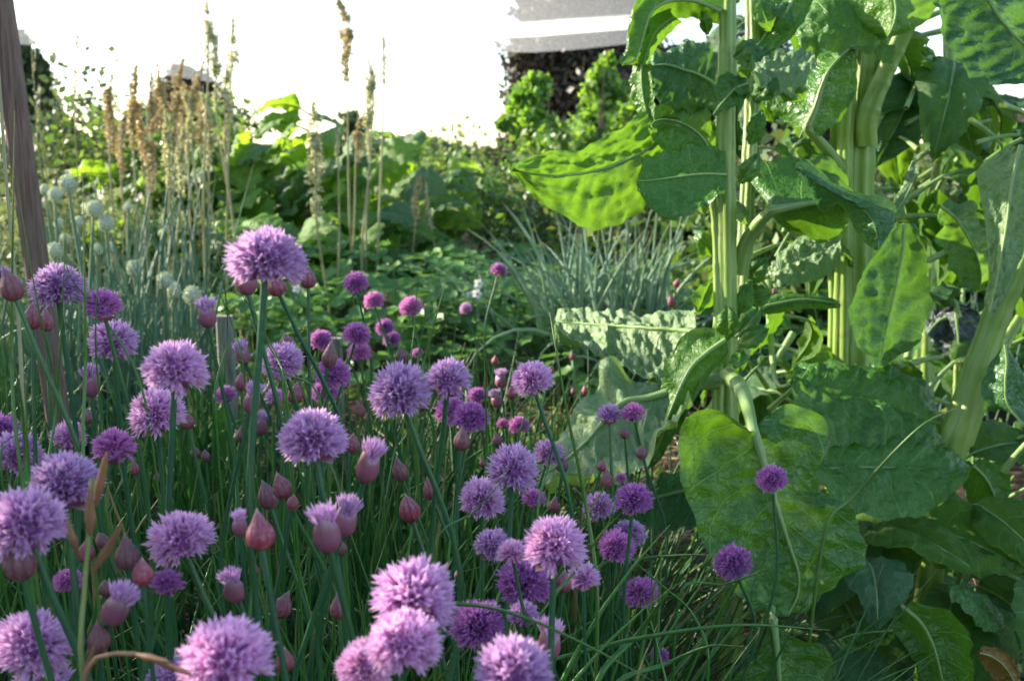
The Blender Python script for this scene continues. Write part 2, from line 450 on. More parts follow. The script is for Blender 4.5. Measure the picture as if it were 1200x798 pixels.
def leaf_grid(Mp, Lp, Rp, nu=48, nv=11, bulge=.12, pucker=.07, ruffle=.10, nveins=9, seed=0, lobes=0.0, nlobes=7, slant=.20):
    """blade between a midrib line and its two edges (rows of 3-D points) -> V, F, UV, midrib line"""
    S = spline(np.hstack([Mp, Lp, Rp]), nu)
    Mi, L, Rr = S[:, :3], S[:, 3:6], S[:, 6:9]
    T = nrm(np.gradient(Mi, axis=0))
    N = nrm(np.cross(nrm(Rr - L + 1e-6), T))
    wdt = np.linalg.norm(L - Rr, axis=1) * .5
    wmax = wdt.max()
    s1 = np.linspace(0, 1, nv)
    u = np.linspace(0, 1, nu)
    V = np.zeros((nu, 2 * nv - 1, 3)); UV = np.zeros((nu, 2 * nv - 1, 2))
    sd = seed * 3.17
    for side, E in ((-1, L), (1, Rr)):
        for j, s in enumerate(s1):
            col = nv - 1 + side * j
            for i in range(nu):
                ui = u[i]; wi = min(wdt[i] * 1.0, wmax)
                ph = nveins * (ui - slant * s ** .9) + .9 * nz(ui * 3, side * 1.3 + s, sd) + side * .22
                a = abs(math.sin(math.pi * ph)) ** .8
                m0 = min(1, s * 7)
                pk = .7 * pucker * wmax * a * (.45 + .9 * nz(ui * 6, side + s * 2, sd + 4)) * math.sin(math.pi * min(1, .02 + s * .9)) ** .7
                pk += m0 * pucker * wmax * (1.1 * nz(ui * 9, side * s * 4, sd + 5) + .8 * nz(ui * 20, side * s * 8, sd + 8) + .35 * nz(ui * 44, side * s * 17, sd + 11))
                rf = ruffle * wmax * s ** 2.6 * (math.sin(ui * 2 * math.pi * 4.3 + side * 1.1 + sd) * .35 + 1.3 * nz(ui * 7, side * 2, sd + 2) + .8 * nz(ui * 17, side * 2, sd + 3))
                pk *= 1 - .65 * s ** 4
                env = min(1, wdt[i] / (.25 * wmax))
                k_ = 1 + s * (lobes * abs(math.sin(ui * math.pi * nlobes + side)) ** .7 - lobes * .5) + s * .10 * nz(ui * 14, side * 3, sd + 9)
                V[i, col] = Mi[i] + (E[i] - Mi[i]) * s * k_ + N[i] * (bulge * wdt[i] * math.sin(math.pi * s ** .8) + (pk + rf) * env)
                UV[i, col] = (ph, s * side)
    W = 2 * nv - 1
    idx = np.arange(nu * W).reshape(nu, W)
    Fc = np.stack([idx[:-1, :-1], idx[:-1, 1:], idx[1:, 1:], idx[1:, :-1]], -1).reshape(-1, 4)
    return V.reshape(-1, 3), Fc, UV.reshape(-1, 2), V[:, nv - 1].copy(), N


def px_leaf(parent, name, mat, st, d, tilt=(0, 0), stalk=None, r=(.004, .001), seed=1, label=None, rib='midrib', **kw):
    """one leaf of a plant. st: rows (mx,my, lx,ly, rx,ry[, dd]); d its distance; tilt: how much farther the two edges lie"""
    Mp, Lp, Rp = [], [], []
    for q in st:
        dd = d + (q[6] if len(q) > 6 else 0)
        Mp.append(P(q[0], q[1], dd)); Lp.append(P(q[2], q[3], dd + tilt[0])); Rp.append(P(q[4], q[5], dd + tilt[1]))
    V, Fc, UV, mid, N = leaf_grid(np.array(Mp), np.array(Lp), np.array(Rp), seed=seed, **kw)
    o = wobj(name, V, Fc, M[mat], parent, UV)
    if label: o['label'] = label
    line = mid
    if stalk:
        sp = np.array([P(*q) for q in stalk])
        line = np.vstack([spline(np.vstack([sp, mid[:1]]), 14)[:-1], mid])
    n = len(line)
    ns = n - len(mid)
    t = np.linspace(0, 1, len(mid))
    rr = r[1] + (r[0] - r[1]) * (1 - t) ** 1.6
    if ns: rr = np.concatenate([np.linspace(r[0] * 1.9, r[0], ns), rr])
    V2, F2, U2 = tubes(line[:-1], rr[:-1], 10, .12, 5)
    m = wobj('leaf_stalk' if stalk else 'midrib', V2, F2, M[rib], o, U2)
    return o


def stalk(parent, pts, r, name='stalk', mat='chard_stalk', fl=.28, nfl=7, n=70):
    S = spline(np.array([P(*q) for q in pts]), n)
    rr = np.linspace(r[0], r[1], n) * (1 + .05 * np.sin(np.linspace(0, 9, n)))
    tq = np.linspace(0, 1, n)
    for q_ in (.22, .38, .51, .63, .74, .86): rr = rr * (1 + .10 * np.exp(-((tq - q_ - .03 * math.sin(pts[0][0] + q_ * 40)) / .014) ** 2))
    V, Fc, U = tubes(S, rr, 42, fl, nfl)
    return wobj(name, V, Fc, M[mat], parent, U)


def ground_pt(px, d):
    p = P(px, 399, d); return (p[0], p[1], 0.0)


# template leaves in their own space: stalk root at 0, blade going +Y, upper face +Z
def tmpl_leaf(kind, seed):
    r = random.Random(seed)
    if kind == 'chard':
        L = 1.0; W = r.uniform(.26, .34); droop = r.uniform(.15, .5); pet = r.uniform(.25, .5)
        prof = [(0, .05), (.10, .55), (.28, .95), (.5, 1.0), (.7, .82), (.87, .48), (.96, .2), (1, .03)]
        kw = dict(nu=30, nv=8, bulge=r.uniform(.1, .25), pucker=.11, ruffle=.16, nveins=8)
    else:
        L = 1.0; W = r.uniform(.50, .60); droop = r.uniform(.1, .35); pet = .7
        prof = [(-.16, .35), (-.05, .72), (.15, 1.0), (.4, .97), (.62, .75), (.82, .45), (.95, .2), (1, .04)]
        kw = dict(nu=30, nv=8, bulge=.12, pucker=.07, ruffle=.22, nveins=5, lobes=.30, nlobes=5)
    Ms, Ls, Rs = [], [], []
    tw = r.uniform(-.3, .3)
    for t, p_ in prof:
        y = pet + t * L; z = .15 - droop * max(0, t) ** 2 + .3 * t * (1 - t)
        c = np.array([tw * t * t * .3, y, z]); ww = W * p_
        Ms.append(c); Ls.append(c + [-ww, -.02, ww * r.uniform(.05, .25)]); Rs.append(c + [ww, -.02, ww * r.uniform(.05, .25)])
    V, Fc, UV, mid, N = leaf_grid(np.array(Ms), np.array(Ls), np.array(Rs), seed=seed, **kw)
    line = np.vstack([spline(np.array([[0, 0, -.25], [0, pet * .6, .02], mid[0]]), 8)[:-1], mid[:-3]])
    rr = np.concatenate([np.linspace(.035, .022, 7), np.linspace(.022, .006, len(line) - 7)])
    V2, F2, U2 = tubes(line, rr, 8)
    return (V, Fc, UV), (V2, F2, U2)


def leaf_templates(kind, mats, rib, n, seed0):
    out = []
    for i in range(n):
        a, b = tmpl_leaf(kind, seed0 + i)
        row = [make_mesh(kind + '_leaf', a[0], a[1], M[m], a[2]) for m in mats]
        out.append((row, make_mesh('leaf_stalk', b[0], b[1], M[rib], b[2])))
    return out


def put_leaf(tm, mi, parent, loc, direction, up, size, label=None):
    """copy of a template leaf at a world place: blade runs along direction, its upper face towards up"""
    y = Vector(direction).normalized(); x = y.cross(Vector(up)).normalized(); z = x.cross(y)
    q = Matrix((x, y, z)).transposed().to_quaternion()
    base = Vector(parent.location)
    o = link('leaf', tm[0][mi % len(tm[0])], parent, Vector(loc) - base, q, size)
    link('leaf_stalk', tm[1], o)
    return o


CT = leaf_templates('chard', ['chard_mid', 'chard_blue', 'chard_fresh'], 'midrib', 6, 11)
RT = leaf_templates('rhubarb', ['rhubarb', 'rhubarb_blue'], 'midrib_red', 5, 41)

# ---------------------------------------------------------------- chard gone to seed: the plant with the tall pale stalk
A = tag(empty('chard_plant', ground_pt(856, 1.27)), 'tall bolting chard whose long glowing leaf reaches left over the strawberries', 'plant', 'chard plants gone to seed')
stalk(A, [(856, 860, 1.27), (855, 640, 1.27), (853, 490, 1.26), (852, 330, 1.25), (850, 180, 1.24), (852, 60, 1.23), (852, -70, 1.22)], (.0135, .0080), nfl=5, fl=.22)
stalk(A, [(838, 640, 1.265), (842, 430, 1.252), (842, 300, 1.25), (838, 240, 1.245), (828, 205, 1.235), (822, 190, 1.23)], (.0075, .0055), 'side_stalk', nfl=4)
stalk(A, [(868, 420, 1.27), (872, 300, 1.29), (878, 180, 1.3), (882, 80, 1.31), (880, -20, 1.31)], (.009, .007), 'side_stalk', nfl=5)

# long leaf reaching left, sun through it
px_leaf(A, 'leaf', 'chard_fresh', [
    (800, 158, 803, 128, 800, 192, .03), (775, 165, 770, 124, 775, 205, .015), (750, 180, 735, 148, 765, 232), (715, 195, 705, 163, 730, 262, -.015),
    (685, 203, 678, 176, 695, 266, -.03), (655, 206, 655, 176, 662, 256, -.045), (628, 204, 636, 182, 628, 234, -.055), (608, 201, 612, 193, 608, 210, -.06), (597, 199, 598, 198, 598, 201, -.065)],
    1.22, (-.006, .006), stalk=[(838, 215, 1.24), (826, 185, 1.23)], r=(.0028, .0009), seed=3, nu=90, nv=17, bulge=-.05, pucker=.17, ruffle=.17, nveins=10, rib='midrib', label='long leaf with sunlight glowing through it')
px_leaf(A, 'leaf', 'chard_mid', [
    (852, 205, 850, 180, 850, 225), (832, 204, 838, 171, 838, 232), (805, 206, 806, 172, 812, 250), (775, 210, 778, 176, 785, 256), (755, 212, 757, 186, 762, 246), (746, 212, 748, 205, 749, 222)],
    1.16, (.04, -.03), r=(.0015, .0006), seed=4, bulge=.12, pucker=.06, ruffle=.08, nveins=6)
# curled leaf with brown patches above it
px_leaf(A, 'leaf', 'chard_fresh', [
    (838, 185, 842, 170, 836, 196), (822, 160, 832, 138, 812, 186), (803, 146, 812, 119, 792, 180), (782, 140, 786, 119, 772, 172), (768, 142, 768, 130, 762, 156), (762, 148, 762, 146, 761, 150)],
    1.215, (.03, -.01), r=(.0016, .0006), seed=5, bulge=.3, pucker=.12, ruffle=.15, nveins=6, label='curled yellow-green leaf with small brown patches')
# hooked leaf at the top left
px_leaf(A, 'leaf', 'chard_mid', [
    (845, 14, 846, -8, 843, 30), (815, 2, 815, -30, 815, 22), (785, 2, 780, -30, 790, 24), (765, 14, 752, -8, 772, 30), (756, 36, 738, 28, 766, 44), (750, 58, 735, 58, 762, 62), (742, 72, 731, 70, 752, 76), (728, 76, 727, 74, 729, 78)],
    1.2, (.0, .05), r=(.0025, .001), seed=6, nu=60, bulge=.28, pucker=.12, ruffle=.1, nveins=8)
px_leaf(A, 'leaf', 'chard_fresh', [
    (790, 20, 785, 8, 800, 26), (770, 36, 762, 22, 782, 42), (760, 56, 752, 50, 766, 62), (753, 78, 748, 74, 757, 80)],
    1.235, (.0, .02), r=(.0012, .0006), seed=7, bulge=.2, pucker=.1, nveins=5)
px_leaf(A, 'leaf', 'chard_fresh', [
    (752, 76, 742, 74, 762, 74), (752, 98, 739, 98, 764, 98), (755, 120, 742, 122, 766, 116), (760, 138, 750, 140, 766, 134), (764, 148, 762, 148, 766, 147)],
    1.23, (.02, -.01), r=(.0012, .0006), seed=8, bulge=.15, pucker=.07, nveins=6)
px_leaf(A, 'leaf', 'chard_blue', [
    (850, 112, 852, 96, 846, 124), (828, 92, 838, 56, 824, 125), (803, 82, 806, 52, 800, 128), (780, 76, 778, 58, 776, 124), (762, 78, 758, 66, 758, 104), (754, 86, 753, 84, 754, 90)],
    1.27, (.05, -.03), r=(.0026, .0009), seed=9, bulge=.2, pucker=.15, ruffle=.12, nveins=7)
px_leaf(A, 'leaf', 'chard_mid', [
    (876, 98, 872, 92, 878, 104), (862, 104, 848, 86, 872, 118), (852, 114, 838, 100, 864, 124), (842, 126, 836, 118, 848, 130), (835, 135, 834, 134, 836, 136)],
    1.19, (.02, .0), r=(.0014, .0005), seed=10, bulge=.15, nveins=5)
# small leaves where the side shoots leave the stalk
for i, (x, y, dx, dy, wd, mt, dd) in enumerate([(862, 70, 24, -22, 11, 'chard_mid', 1.2), (872, 60, 4, 32, 9, 'chard_fresh', 1.2), (884, 120, 26, -34, 13, 'chard_mid', 1.26), (830, 40, -6, -26, 8, 'chard_fresh', 1.22),
                                         (905, 40, 20, -36, 16, 'chard_mid', 1.3), (890, 0, 12, 38, 12, 'chard_fresh', 1.3), (862, 90, 14, 26, 9, 'chard_fresh', 1.21), (880, 170, 14, -40, 11, 'chard_mid', 1.22),
                                         (845, 420, -34, -34, 12, 'chard_fresh', 1.22), (850, 400, 4, -42, 15, 'chard_fresh', 1.2), (862, 395, 30, -34, 12, 'chard_mid', 1.22), (865, 405, 36, -18, 11, 'chard_fresh', 1.21), (862, 380, 18, -52, 12, 'chard_mid', 1.26),
                                         (832, 330, -16, 38, 12, 'chard_fresh', 1.27), (836, 300, -20, -30, 11, 'chard_mid', 1.28), (826, 250, -14, -34, 13, 'chard_pale', 1.27), (872, 330, 28, -26, 14, 'chard_fresh', 1.29), (874, 350, 30, -6, 14, 'chard_fresh', 1.29), (868, 410, -4, 26, 10, 'chard_mid', 1.2),
                                         (880, 55, 22, 30, 14, 'chard_blue', 1.3), (915, 90, 26, 30, 18, 'chard_mid', 1.33), (868, 215, 22, -34, 12, 'chard_mid', 1.2), (858, 235, 20, 30, 10, 'chard_pale', 1.3)]):
    nx, ny = -dy, dx; ln = math.hypot(nx, ny); nx, ny = nx / ln * wd, ny / ln * wd
    px_leaf(A, 'leaf', mt, [(x, y, x - nx * .2, y - ny * .2, x + nx * .2, y + ny * .2), (x + dx * .35, y + dy * .35, x + dx * .35 - nx, y + dy * .35 - ny, x + dx * .35 + nx, y + dy * .35 + ny, -.01),
                            (x + dx * .7, y + dy * .7, x + dx * .7 - nx * .8, y + dy * .7 - ny * .8, x + dx * .7 + nx * .8, y + dy * .7 + ny * .8, -.015), (x + dx, y + dy, x + dx - 1, y + dy, x + dx + 1, y + dy)],
            dd, (.008, -.008), r=(.0012, .0005), seed=60 + i, nu=20, nv=6, bulge=.3, pucker=.1, ruffle=.25, nveins=4)
# crinkled grey-green leaf lit from the left
px_leaf(A, 'leaf', 'chard_pale', [
    (812, 388, 815, 362, 812, 410, -.04), (790, 386, 790, 364, 795, 436, -.02), (760, 384, 755, 366, 772, 448), (730, 382, 722, 364, 742, 436, .03), (700, 380, 694, 361, 712, 420, .06), (675, 378, 670, 361, 682, 404, .09), (660, 377, 655, 364, 660, 390, .1), (651, 376, 650, 373, 651, 380, .11)],
    1.36, (.10, -.09), stalk=[(852, 400, 1.26), (830, 393, 1.3)], r=(.0034, .001), seed=12, nu=90, nv=17, bulge=.12, pucker=.15, ruffle=.04, nveins=11, label='grey-green deeply puckered leaf held out level')
px_leaf(A, 'leaf', 'chard_pale', [
    (806, 452, 806, 444, 808, 462), (785, 458, 772, 440, 790, 486), (760, 466, 738, 434, 772, 520), (732, 470, 706, 422, 758, 548), (712, 486, 690, 470, 735, 560), (692, 512, 664, 496, 712, 560), (668, 534, 644, 520, 690, 556), (648, 548, 632, 540, 664, 560), (632, 560, 630, 556, 634, 564)],
    1.2, (.09, -.08), stalk=[(852, 442, 1.26), (830, 448, 1.24)], r=(.0055, .001), seed=13, nu=60, nv=13, bulge=.16, pucker=.10, ruffle=.12, nveins=8, label='pale leaf drooping down to the left behind the chive flowers')
px_leaf(A, 'leaf', 'chard_fresh', [
    (850, 398, 846, 384, 852, 412), (830, 412, 812, 386, 846, 430), (812, 428, 786, 412, 834, 434), (798, 452, 777, 440, 802, 490), (784, 486, 772, 478, 800, 494), (772, 520, 764, 512, 784, 522), (758, 545, 756, 543, 760, 547)],
    1.17, (.03, .0), r=(.0026, .0009), seed=14, nu=50, bulge=.25, pucker=.07, ruffle=.1, nveins=7)
# the biggest leaf, hanging in front
px_leaf(A, 'leaf', 'chard_mid', [
    (884, 508, 876, 500, 891, 502), (886, 513, 838, 481, 914, 474), (889, 522, 803, 492, 947, 476), (894, 538, 792, 520, 971, 502), (900, 560, 800, 566, 958, 560), (912, 598, 824, 624, 996, 598),
    (926, 642, 846, 672, 1012, 648), (936, 674, 872, 704, 985, 682), (934, 700, 896, 720, 946, 706), (922, 722, 920, 721, 925, 722)],
    1.04, (-.02, .03), stalk=[(853, 440, 1.235), (866, 452, 1.17), (877, 480, 1.09)], r=(.0052, .0009), seed=15, nu=90, nv=19, bulge=.10, pucker=.075, ruffle=.10, nveins=6, slant=.34, label='biggest leaf, hanging like a shield in front of the stalk')
px_leaf(A, 'leaf', 'chard_blue', [
    (846, 560, 846, 548, 846, 572), (820, 570, 815, 544, 822, 610), (780, 580, 775, 560, 790, 625), (740, 590, 740, 575, 750, 620), (700, 590, 702, 580, 705, 604), (680, 588, 680, 586, 680, 590)],
    1.2, (.04, -.05), r=(.003, .001), seed=16, bulge=.12, pucker=.08, nveins=7)
px_leaf(A, 'leaf', 'chard_mid', [
    (906, 726, 903, 724, 908, 726), (909, 748, 886, 768, 930, 746), (912, 778, 862, 790, 968, 758), (914, 815, 852, 830, 978, 800), (915, 850, 880, 860, 940, 845), (916, 870, 914, 870, 918, 870)],
    1.0, (.0, .0), stalk=[(870, 800, 1.24), (895, 740, 1.12), (903, 712, 1.02)], r=(.0042, .001), seed=17, bulge=.12, pucker=.07, ruffle=.1, nveins=6)

# ---------------------------------------------------------------- second chard: the stout cluster of pale stalks
B = tag(empty('chard_plant', ground_pt(1012, 1.55)), 'chard with a stout cluster of sunlit pale stalks forking under broad leaves', 'plant', 'chard plants gone to seed')
stalk(B, [(1008, 720, 1.55), (1006, 500, 1.55), (1006, 320, 1.54), (1008, 180, 1.52), (1014, 120, 1.51), (1022, 30, 1.5), (1024, -60, 1.5)], (.025, .015), nfl=8)
stalk(B, [(985, 640, 1.56), (988, 330, 1.53), (990, 170, 1.5), (994, 100, 1.49), (992, 20, 1.5)], (.015, .008), 'side_stalk', nfl=5)
stalk(B, [(975, 600, 1.58), (978, 300, 1.55), (979, 110, 1.53)], (.010, .006), 'side_stalk', nfl=4)
stalk(B, [(1016, 170, 1.50), (1016, 140, 1.49), (1035, 90, 1.48), (1058, 40, 1.47), (1080, -20, 1.45)], (.014, .011), 'side_stalk', nfl=4)
px_leaf(B, 'leaf', 'chard_mid', [
    (905, 247, 895, 232, 905, 256), (925, 243, 868, 196, 925, 272), (955, 238, 920, 186, 965, 284), (982, 236, 950, 190, 992, 270), (1000, 240, 985, 225, 998, 252), (1008, 244, 1006, 242, 1008, 246)],
    1.2, (.09, .06), stalk=[(866, 318, 1.27), (874, 285, 1.25), (890, 260, 1.22)], r=(.0056, .0014), seed=21, nu=50, bulge=-.2, pucker=.05, ruffle=.06, nveins=6)
px_leaf(B, 'leaf', 'chard_blue', [
    (936, 196, 934, 190, 940, 204), (962, 216, 950, 194, 962, 246), (995, 234, 1000, 226, 985, 240), (1018, 252, 1042, 232, 1002, 268), (1028, 276, 1048, 262, 1012, 284), (1030, 293, 1031, 292, 1028, 293)],
    1.12, (.0, .04), r=(.0012, .0006), seed=22, nu=50, bulge=.2, pucker=.045, ruffle=.06, nveins=7)
px_leaf(B, 'leaf', 'chard_mid', [
    (945, 150, 925, 148, 960, 160), (955, 128, 895, 120, 985, 140), (962, 105, 905, 92, 1002, 112), (972, 82, 940, 60, 1004, 85), (990, 62, 975, 52, 1005, 65), (1003, 52, 1000, 50, 1005, 54)],
    1.34, (.05, .02), stalk=[(983, 198, 1.5), (968, 175, 1.42)], r=(.0052, .0012), seed=23, bulge=-.15, pucker=.05, nveins=6)
px_leaf(B, 'leaf', 'chard_pale', [
    (880, 88, 880, 84, 882, 94), (898, 84, 896, 70, 900, 108), (920, 82, 922, 62, 920, 112), (940, 78, 944, 62, 940, 102), (956, 74, 954, 72, 956, 76)],
    1.26, (.05, -.02), r=(.0018, .0007), seed=24, bulge=.2, pucker=.1, nveins=5)
px_leaf(B, 'leaf', 'chard_fresh', [
    (1040, 60, 1030, 40, 1045, 76), (1010, 42, 1000, 0, 1020, 62), (980, 32, 965, -18, 975, 58), (955, 42, 932, 20, 950, 66), (938, 52, 934, 46, 938, 58)],
    1.36, (.06, -.02), r=(.004, .001), seed=25, nu=50, bulge=-.2, pucker=.07, ruffle=.12, nveins=7)
px_leaf(B, 'leaf', 'chard_fresh', [
    (1045, -40, 1000, -50, 1090, -40), (1048, -10, 985, -10, 1104, -20), (1050, 15, 990, 28, 1098, 10), (1046, 32, 1010, 40, 1075, 32), (1040, 44, 1036, 44, 1044, 44)],
    1.33, (.05, .04), r=(.003, .001), seed=26, nu=46, bulge=.15, pucker=.05, ruffle=.08, nveins=6)
px_leaf(B, 'leaf', 'chard_mid', [
    (935, -20, 920, -20, 955, -22), (925, 10, 905, -2, 950, 8), (905, 30, 895, 12, 930, 40), (890, 50, 880, 42, 905, 60), (880, 62, 878, 60, 882, 64)],
    1.3, (.02, .0), r=(.002, .0008), seed=27, bulge=.2, nveins=6)
px_leaf(B, 'leaf', 'chard_mid', [
    (925, 452, 920, 440, 925, 462), (955, 462, 950, 424, 955, 500), (990, 468, 990, 424, 995, 522), (1030, 474, 1035, 426, 1035, 528), (1065, 490, 1078, 448, 1065, 528), (1088, 512, 1095, 494, 1082, 524), (1092, 524, 1093, 522, 1090, 525)],
    1.3, (.08, -.06), stalk=[(900, 330, 1.5), (905, 420, 1.42), (912, 452, 1.34)], r=(.0026, .0008), seed=28, nu=60, nv=13, bulge=.2, pucker=.09, ruffle=.1, nveins=7)
px_leaf(B, 'leaf', 'chard_mid', [
    (950, 552, 948, 540, 950, 560), (985, 549, 975, 506, 985, 595), (1025, 548, 1030, 500, 1025, 606), (1065, 549, 1080, 506, 1068, 606), (1100, 553, 1112, 526, 1100, 594), (1122, 558, 1126, 546, 1120, 572), (1132, 562, 1132, 560, 1132, 564)],
    1.22, (.09, -.05), r=(.0024, .0008), seed=29, nu=60, nv=13, bulge=.15, pucker=.07, ruffle=.08, nveins=7)
px_leaf(B, 'leaf', 'chard_blue', [
    (1060, 262, 1048, 262, 1075, 262), (1058, 290, 1030, 290, 1084, 295), (1052, 325, 1008, 328, 1090, 330), (1044, 362, 997, 366, 1091, 362), (1037, 396, 1004, 400, 1074, 402), (1033, 420, 1020, 424, 1048, 422), (1031, 431, 1029, 431, 1033, 431)],
    1.3, (-.02, .05), r=(.0024, .0008), seed=30, nu=60, nv=14, bulge=.15, pucker=.10, ruffle=.07, nveins=9, label='dark leaf hanging straight down with a pale thin midrib')
px_leaf(B, 'leaf', 'chard_fresh', [
    (1100, 240, 1092, 238, 1108, 236), (1120, 256, 1104, 256, 1140, 240), (1134, 278, 1105, 285, 1160, 272), (1145, 300, 1112, 312, 1168, 296), (1150, 322, 1122, 332, 1166, 320), (1148, 340, 1144, 341, 1152, 340)],
    1.32, (-.02, .06), r=(.0024, .0007), seed=31, nu=50, bulge=.15, pucker=.08, ruffle=.14, nveins=8)
px_leaf(B, 'leaf', 'chard_pale', [
    (1040, 262, 1035, 268, 1045, 256), (1052, 245, 1040, 262, 1064, 228), (1066, 222, 1058, 250, 1076, 190), (1074, 200, 1070, 220, 1080, 182)],
    1.36, (.02, 0), r=(.0014, .0006), seed=32, bulge=.3, nveins=4)
px_leaf(B, 'leaf', 'chard_pale', [
    (905, 330, 905, 318, 908, 340), (925, 312, 920, 290, 930, 334), (950, 300, 945, 276, 955, 330), (972, 292, 968, 280, 975, 318), (985, 290, 984, 288, 986, 292)],
    1.42, (.04, -.02), r=(.0016, .0007), seed=33, bulge=.2, pucker=.14, nveins=6)
px_leaf(B, 'leaf', 'chard_mid', [
    (878, 366, 878, 362, 878, 372), (905, 358, 905, 346, 905, 368), (940, 352, 940, 345, 942, 362), (975, 356, 975, 350, 975, 362), (984, 360, 984, 359, 984, 361)],
    1.38, (.02, 0), r=(.004, .002), seed=34, bulge=.3, pucker=.02, ruffle=.02, nveins=4)

# ---------------------------------------------------------------- third chard: leaning stalk at the right
Cc = tag(empty('chard_plant', ground_pt(1085, 1.32)), 'chard with a thick stalk leaning right against the frame edge, dark blue-green leaf above', 'plant', 'chard plants gone to seed')
stalk(Cc, [(1075, 720, 1.33), (1098, 570, 1.32), (1124, 500, 1.31), (1150, 420, 1.30), (1176, 350, 1.29), (1208, 280, 1.28), (1240, 190, 1.27)], (.022, .010), nfl=6)
stalk(Cc, [(1130, 520, 1.33), (1155, 450, 1.33), (1178, 400, 1.34), (1195, 372, 1.34)], (.010, .006), 'side_stalk', nfl=4)
px_leaf(Cc, 'leaf', 'chard_blue', [
    (1128, -60, 1085, -20, 1180, -80), (1150, -20, 1096, 10, 1215, -50), (1168, 16, 1110, 45, 1235, -10), (1186, 38, 1122, 70, 1250, 20), (1204, 56, 1145, 94, 1262, 45), (1222, 76, 1190, 98, 1262, 72), (1235, 96, 1232, 98, 1240, 94)],
    1.1, (-.02, .05), r=(.0032, .001), seed=35, nu=70, nv=15, bulge=.15, pucker=.09, ruffle=.08, nveins=8, label='broad blue-green puckered leaf in the top corner')
px_leaf(Cc, 'leaf', 'chard_pale', [
    (1196, 170, 1180, 172, 1220, 168), (1190, 195, 1148, 196, 1225, 195), (1184, 228, 1147, 222, 1220, 230), (1180, 262, 1155, 268, 1212, 262), (1174, 296, 1158, 300, 1198, 298), (1168, 330, 1156, 335, 1185, 330), (1163, 352, 1154, 356, 1174, 350), (1160, 366, 1159, 366, 1162, 366)],
    1.2, (.02, .0), r=(.0022, .0008), seed=36, nu=60, nv=12, bulge=.15, pucker=.13, ruffle=.12, nveins=10)
px_leaf(Cc, 'leaf', 'chard_blue', [
    (1178, 404, 1174, 404, 1182, 406), (1180, 424, 1160, 428, 1196, 430), (1178, 450, 1150, 452, 1206, 462), (1180, 472, 1155, 482, 1215, 488), (1195, 492, 1178, 476, 1225, 505), (1215, 510, 1210, 505, 1222, 515)],
    1.22, (.02, .02), r=(.0018, .0007), seed=37, bulge=.2, pucker=.08, ruffle=.12, nveins=6)
px_leaf(Cc, 'leaf', 'chard_mid', [
    (1080, 600, 1062, 596, 1088, 598), (1075, 620, 1052, 615, 1090, 616), (1068, 645, 1054, 640, 1086, 640), (1064, 664, 1056, 664, 1074, 662), (1062, 672, 1060, 672, 1064, 672)],
    1.25, (.03, -.02), r=(.0014, .0006), seed=38, bulge=.25, pucker=.1, nveins=5)
px_leaf(Cc, 'leaf', 'chard_mid', [
    (1140, 545, 1120, 540, 1150, 536), (1155, 560, 1130, 572, 1175, 545), (1165, 580, 1140, 600, 1185, 570), (1168, 600, 1160, 604, 1176, 596)],
    1.28, (.03, 0), r=(.002, .0008), seed=39, bulge=.2, nveins=5)
px_leaf(Cc, 'leaf', 'chard_mid', [
    (1060, 712, 1050, 712, 1072, 706), (1078, 728, 1046, 738, 1110, 716), (1092, 752, 1064, 762, 1136, 742), (1100, 778, 1078, 786, 1138, 772), (1106, 806, 1082, 812, 1140, 800), (1110, 840, 1106, 842, 1114, 838)],
    1.08, (.02, -.02), stalk=[(1040, 700, 1.3), (1048, 705, 1.15)], r=(.0026, .0008), seed=40, nu=50, bulge=.2, pucker=.06, ruffle=.1, nveins=7)
px_leaf(Cc, 'leaf', 'chard_fresh', [
    (1046, 738, 1044, 732, 1048, 742), (1025, 740, 1022, 728, 1030, 752), (1005, 742, 1000, 728, 1008, 758), (990, 746, 986, 734, 990, 756), (984, 752, 983, 750, 984, 754)],
    1.1, (.04, -.03), r=(.0014, .0006), seed=41, bulge=.2, pucker=.15, nveins=5)
px_leaf(Cc, 'leaf', 'chard_mid', [
    (1110, 692, 1108, 688, 1112, 696), (1130, 700, 1135, 690, 1128, 714), (1150, 715, 1160, 702, 1146, 732), (1165, 732, 1172, 724, 1158, 740), (1170, 740, 1171, 739, 1169, 741)],
    1.15, (.03, -.02), r=(.0014, .0006), seed=42, bulge=.2, nveins=5)
px_leaf(Cc, 'leaf', 'chard_dead', [
    (1148, 765, 1144, 768, 1150, 760), (1160, 768, 1152, 780, 1170, 760), (1175, 778, 1162, 792, 1186, 770), (1185, 792, 1178, 800, 1194, 788), (1190, 802, 1188, 803, 1192, 801)],
    1.1, (.02, 0), r=(.0012, .0006), seed=43, bulge=.3, pucker=.15, nveins=4, label='dead yellow-brown leaf')

# fourth, thin and farther off
D = tag(empty('chard_plant', ground_pt(1085, 1.95)), 'slimmer chard behind, with a yellowish leaf sheath round its thin stalk', 'plant', 'chard plants gone to seed')
stalk(D, [(1080, 520, 1.95), (1084, 360, 1.95), (1092, 250, 1.95), (1108, 170, 1.94), (1114, 110, 1.93), (1112, 40, 1.93), (1110, -30, 1.93)], (.017, .009), nfl=5)
stalk(D, [(1060, 470, 1.97), (1062, 300, 1.96), (1068, 150, 1.95), (1066, 60, 1.95)], (.010, .005), 'side_stalk', nfl=5)
px_leaf(D, 'leaf', 'chard_pale', [
    (1105, 148, 1098, 148, 1114, 148), (1110, 165, 1096, 165, 1124, 165), (1112, 185, 1102, 190, 1124, 185), (1110, 205, 1106, 208, 1116, 204)],
    1.9, (.0, 0), r=(.002, .001), seed=44, bulge=.2, pucker=.05, nveins=4)

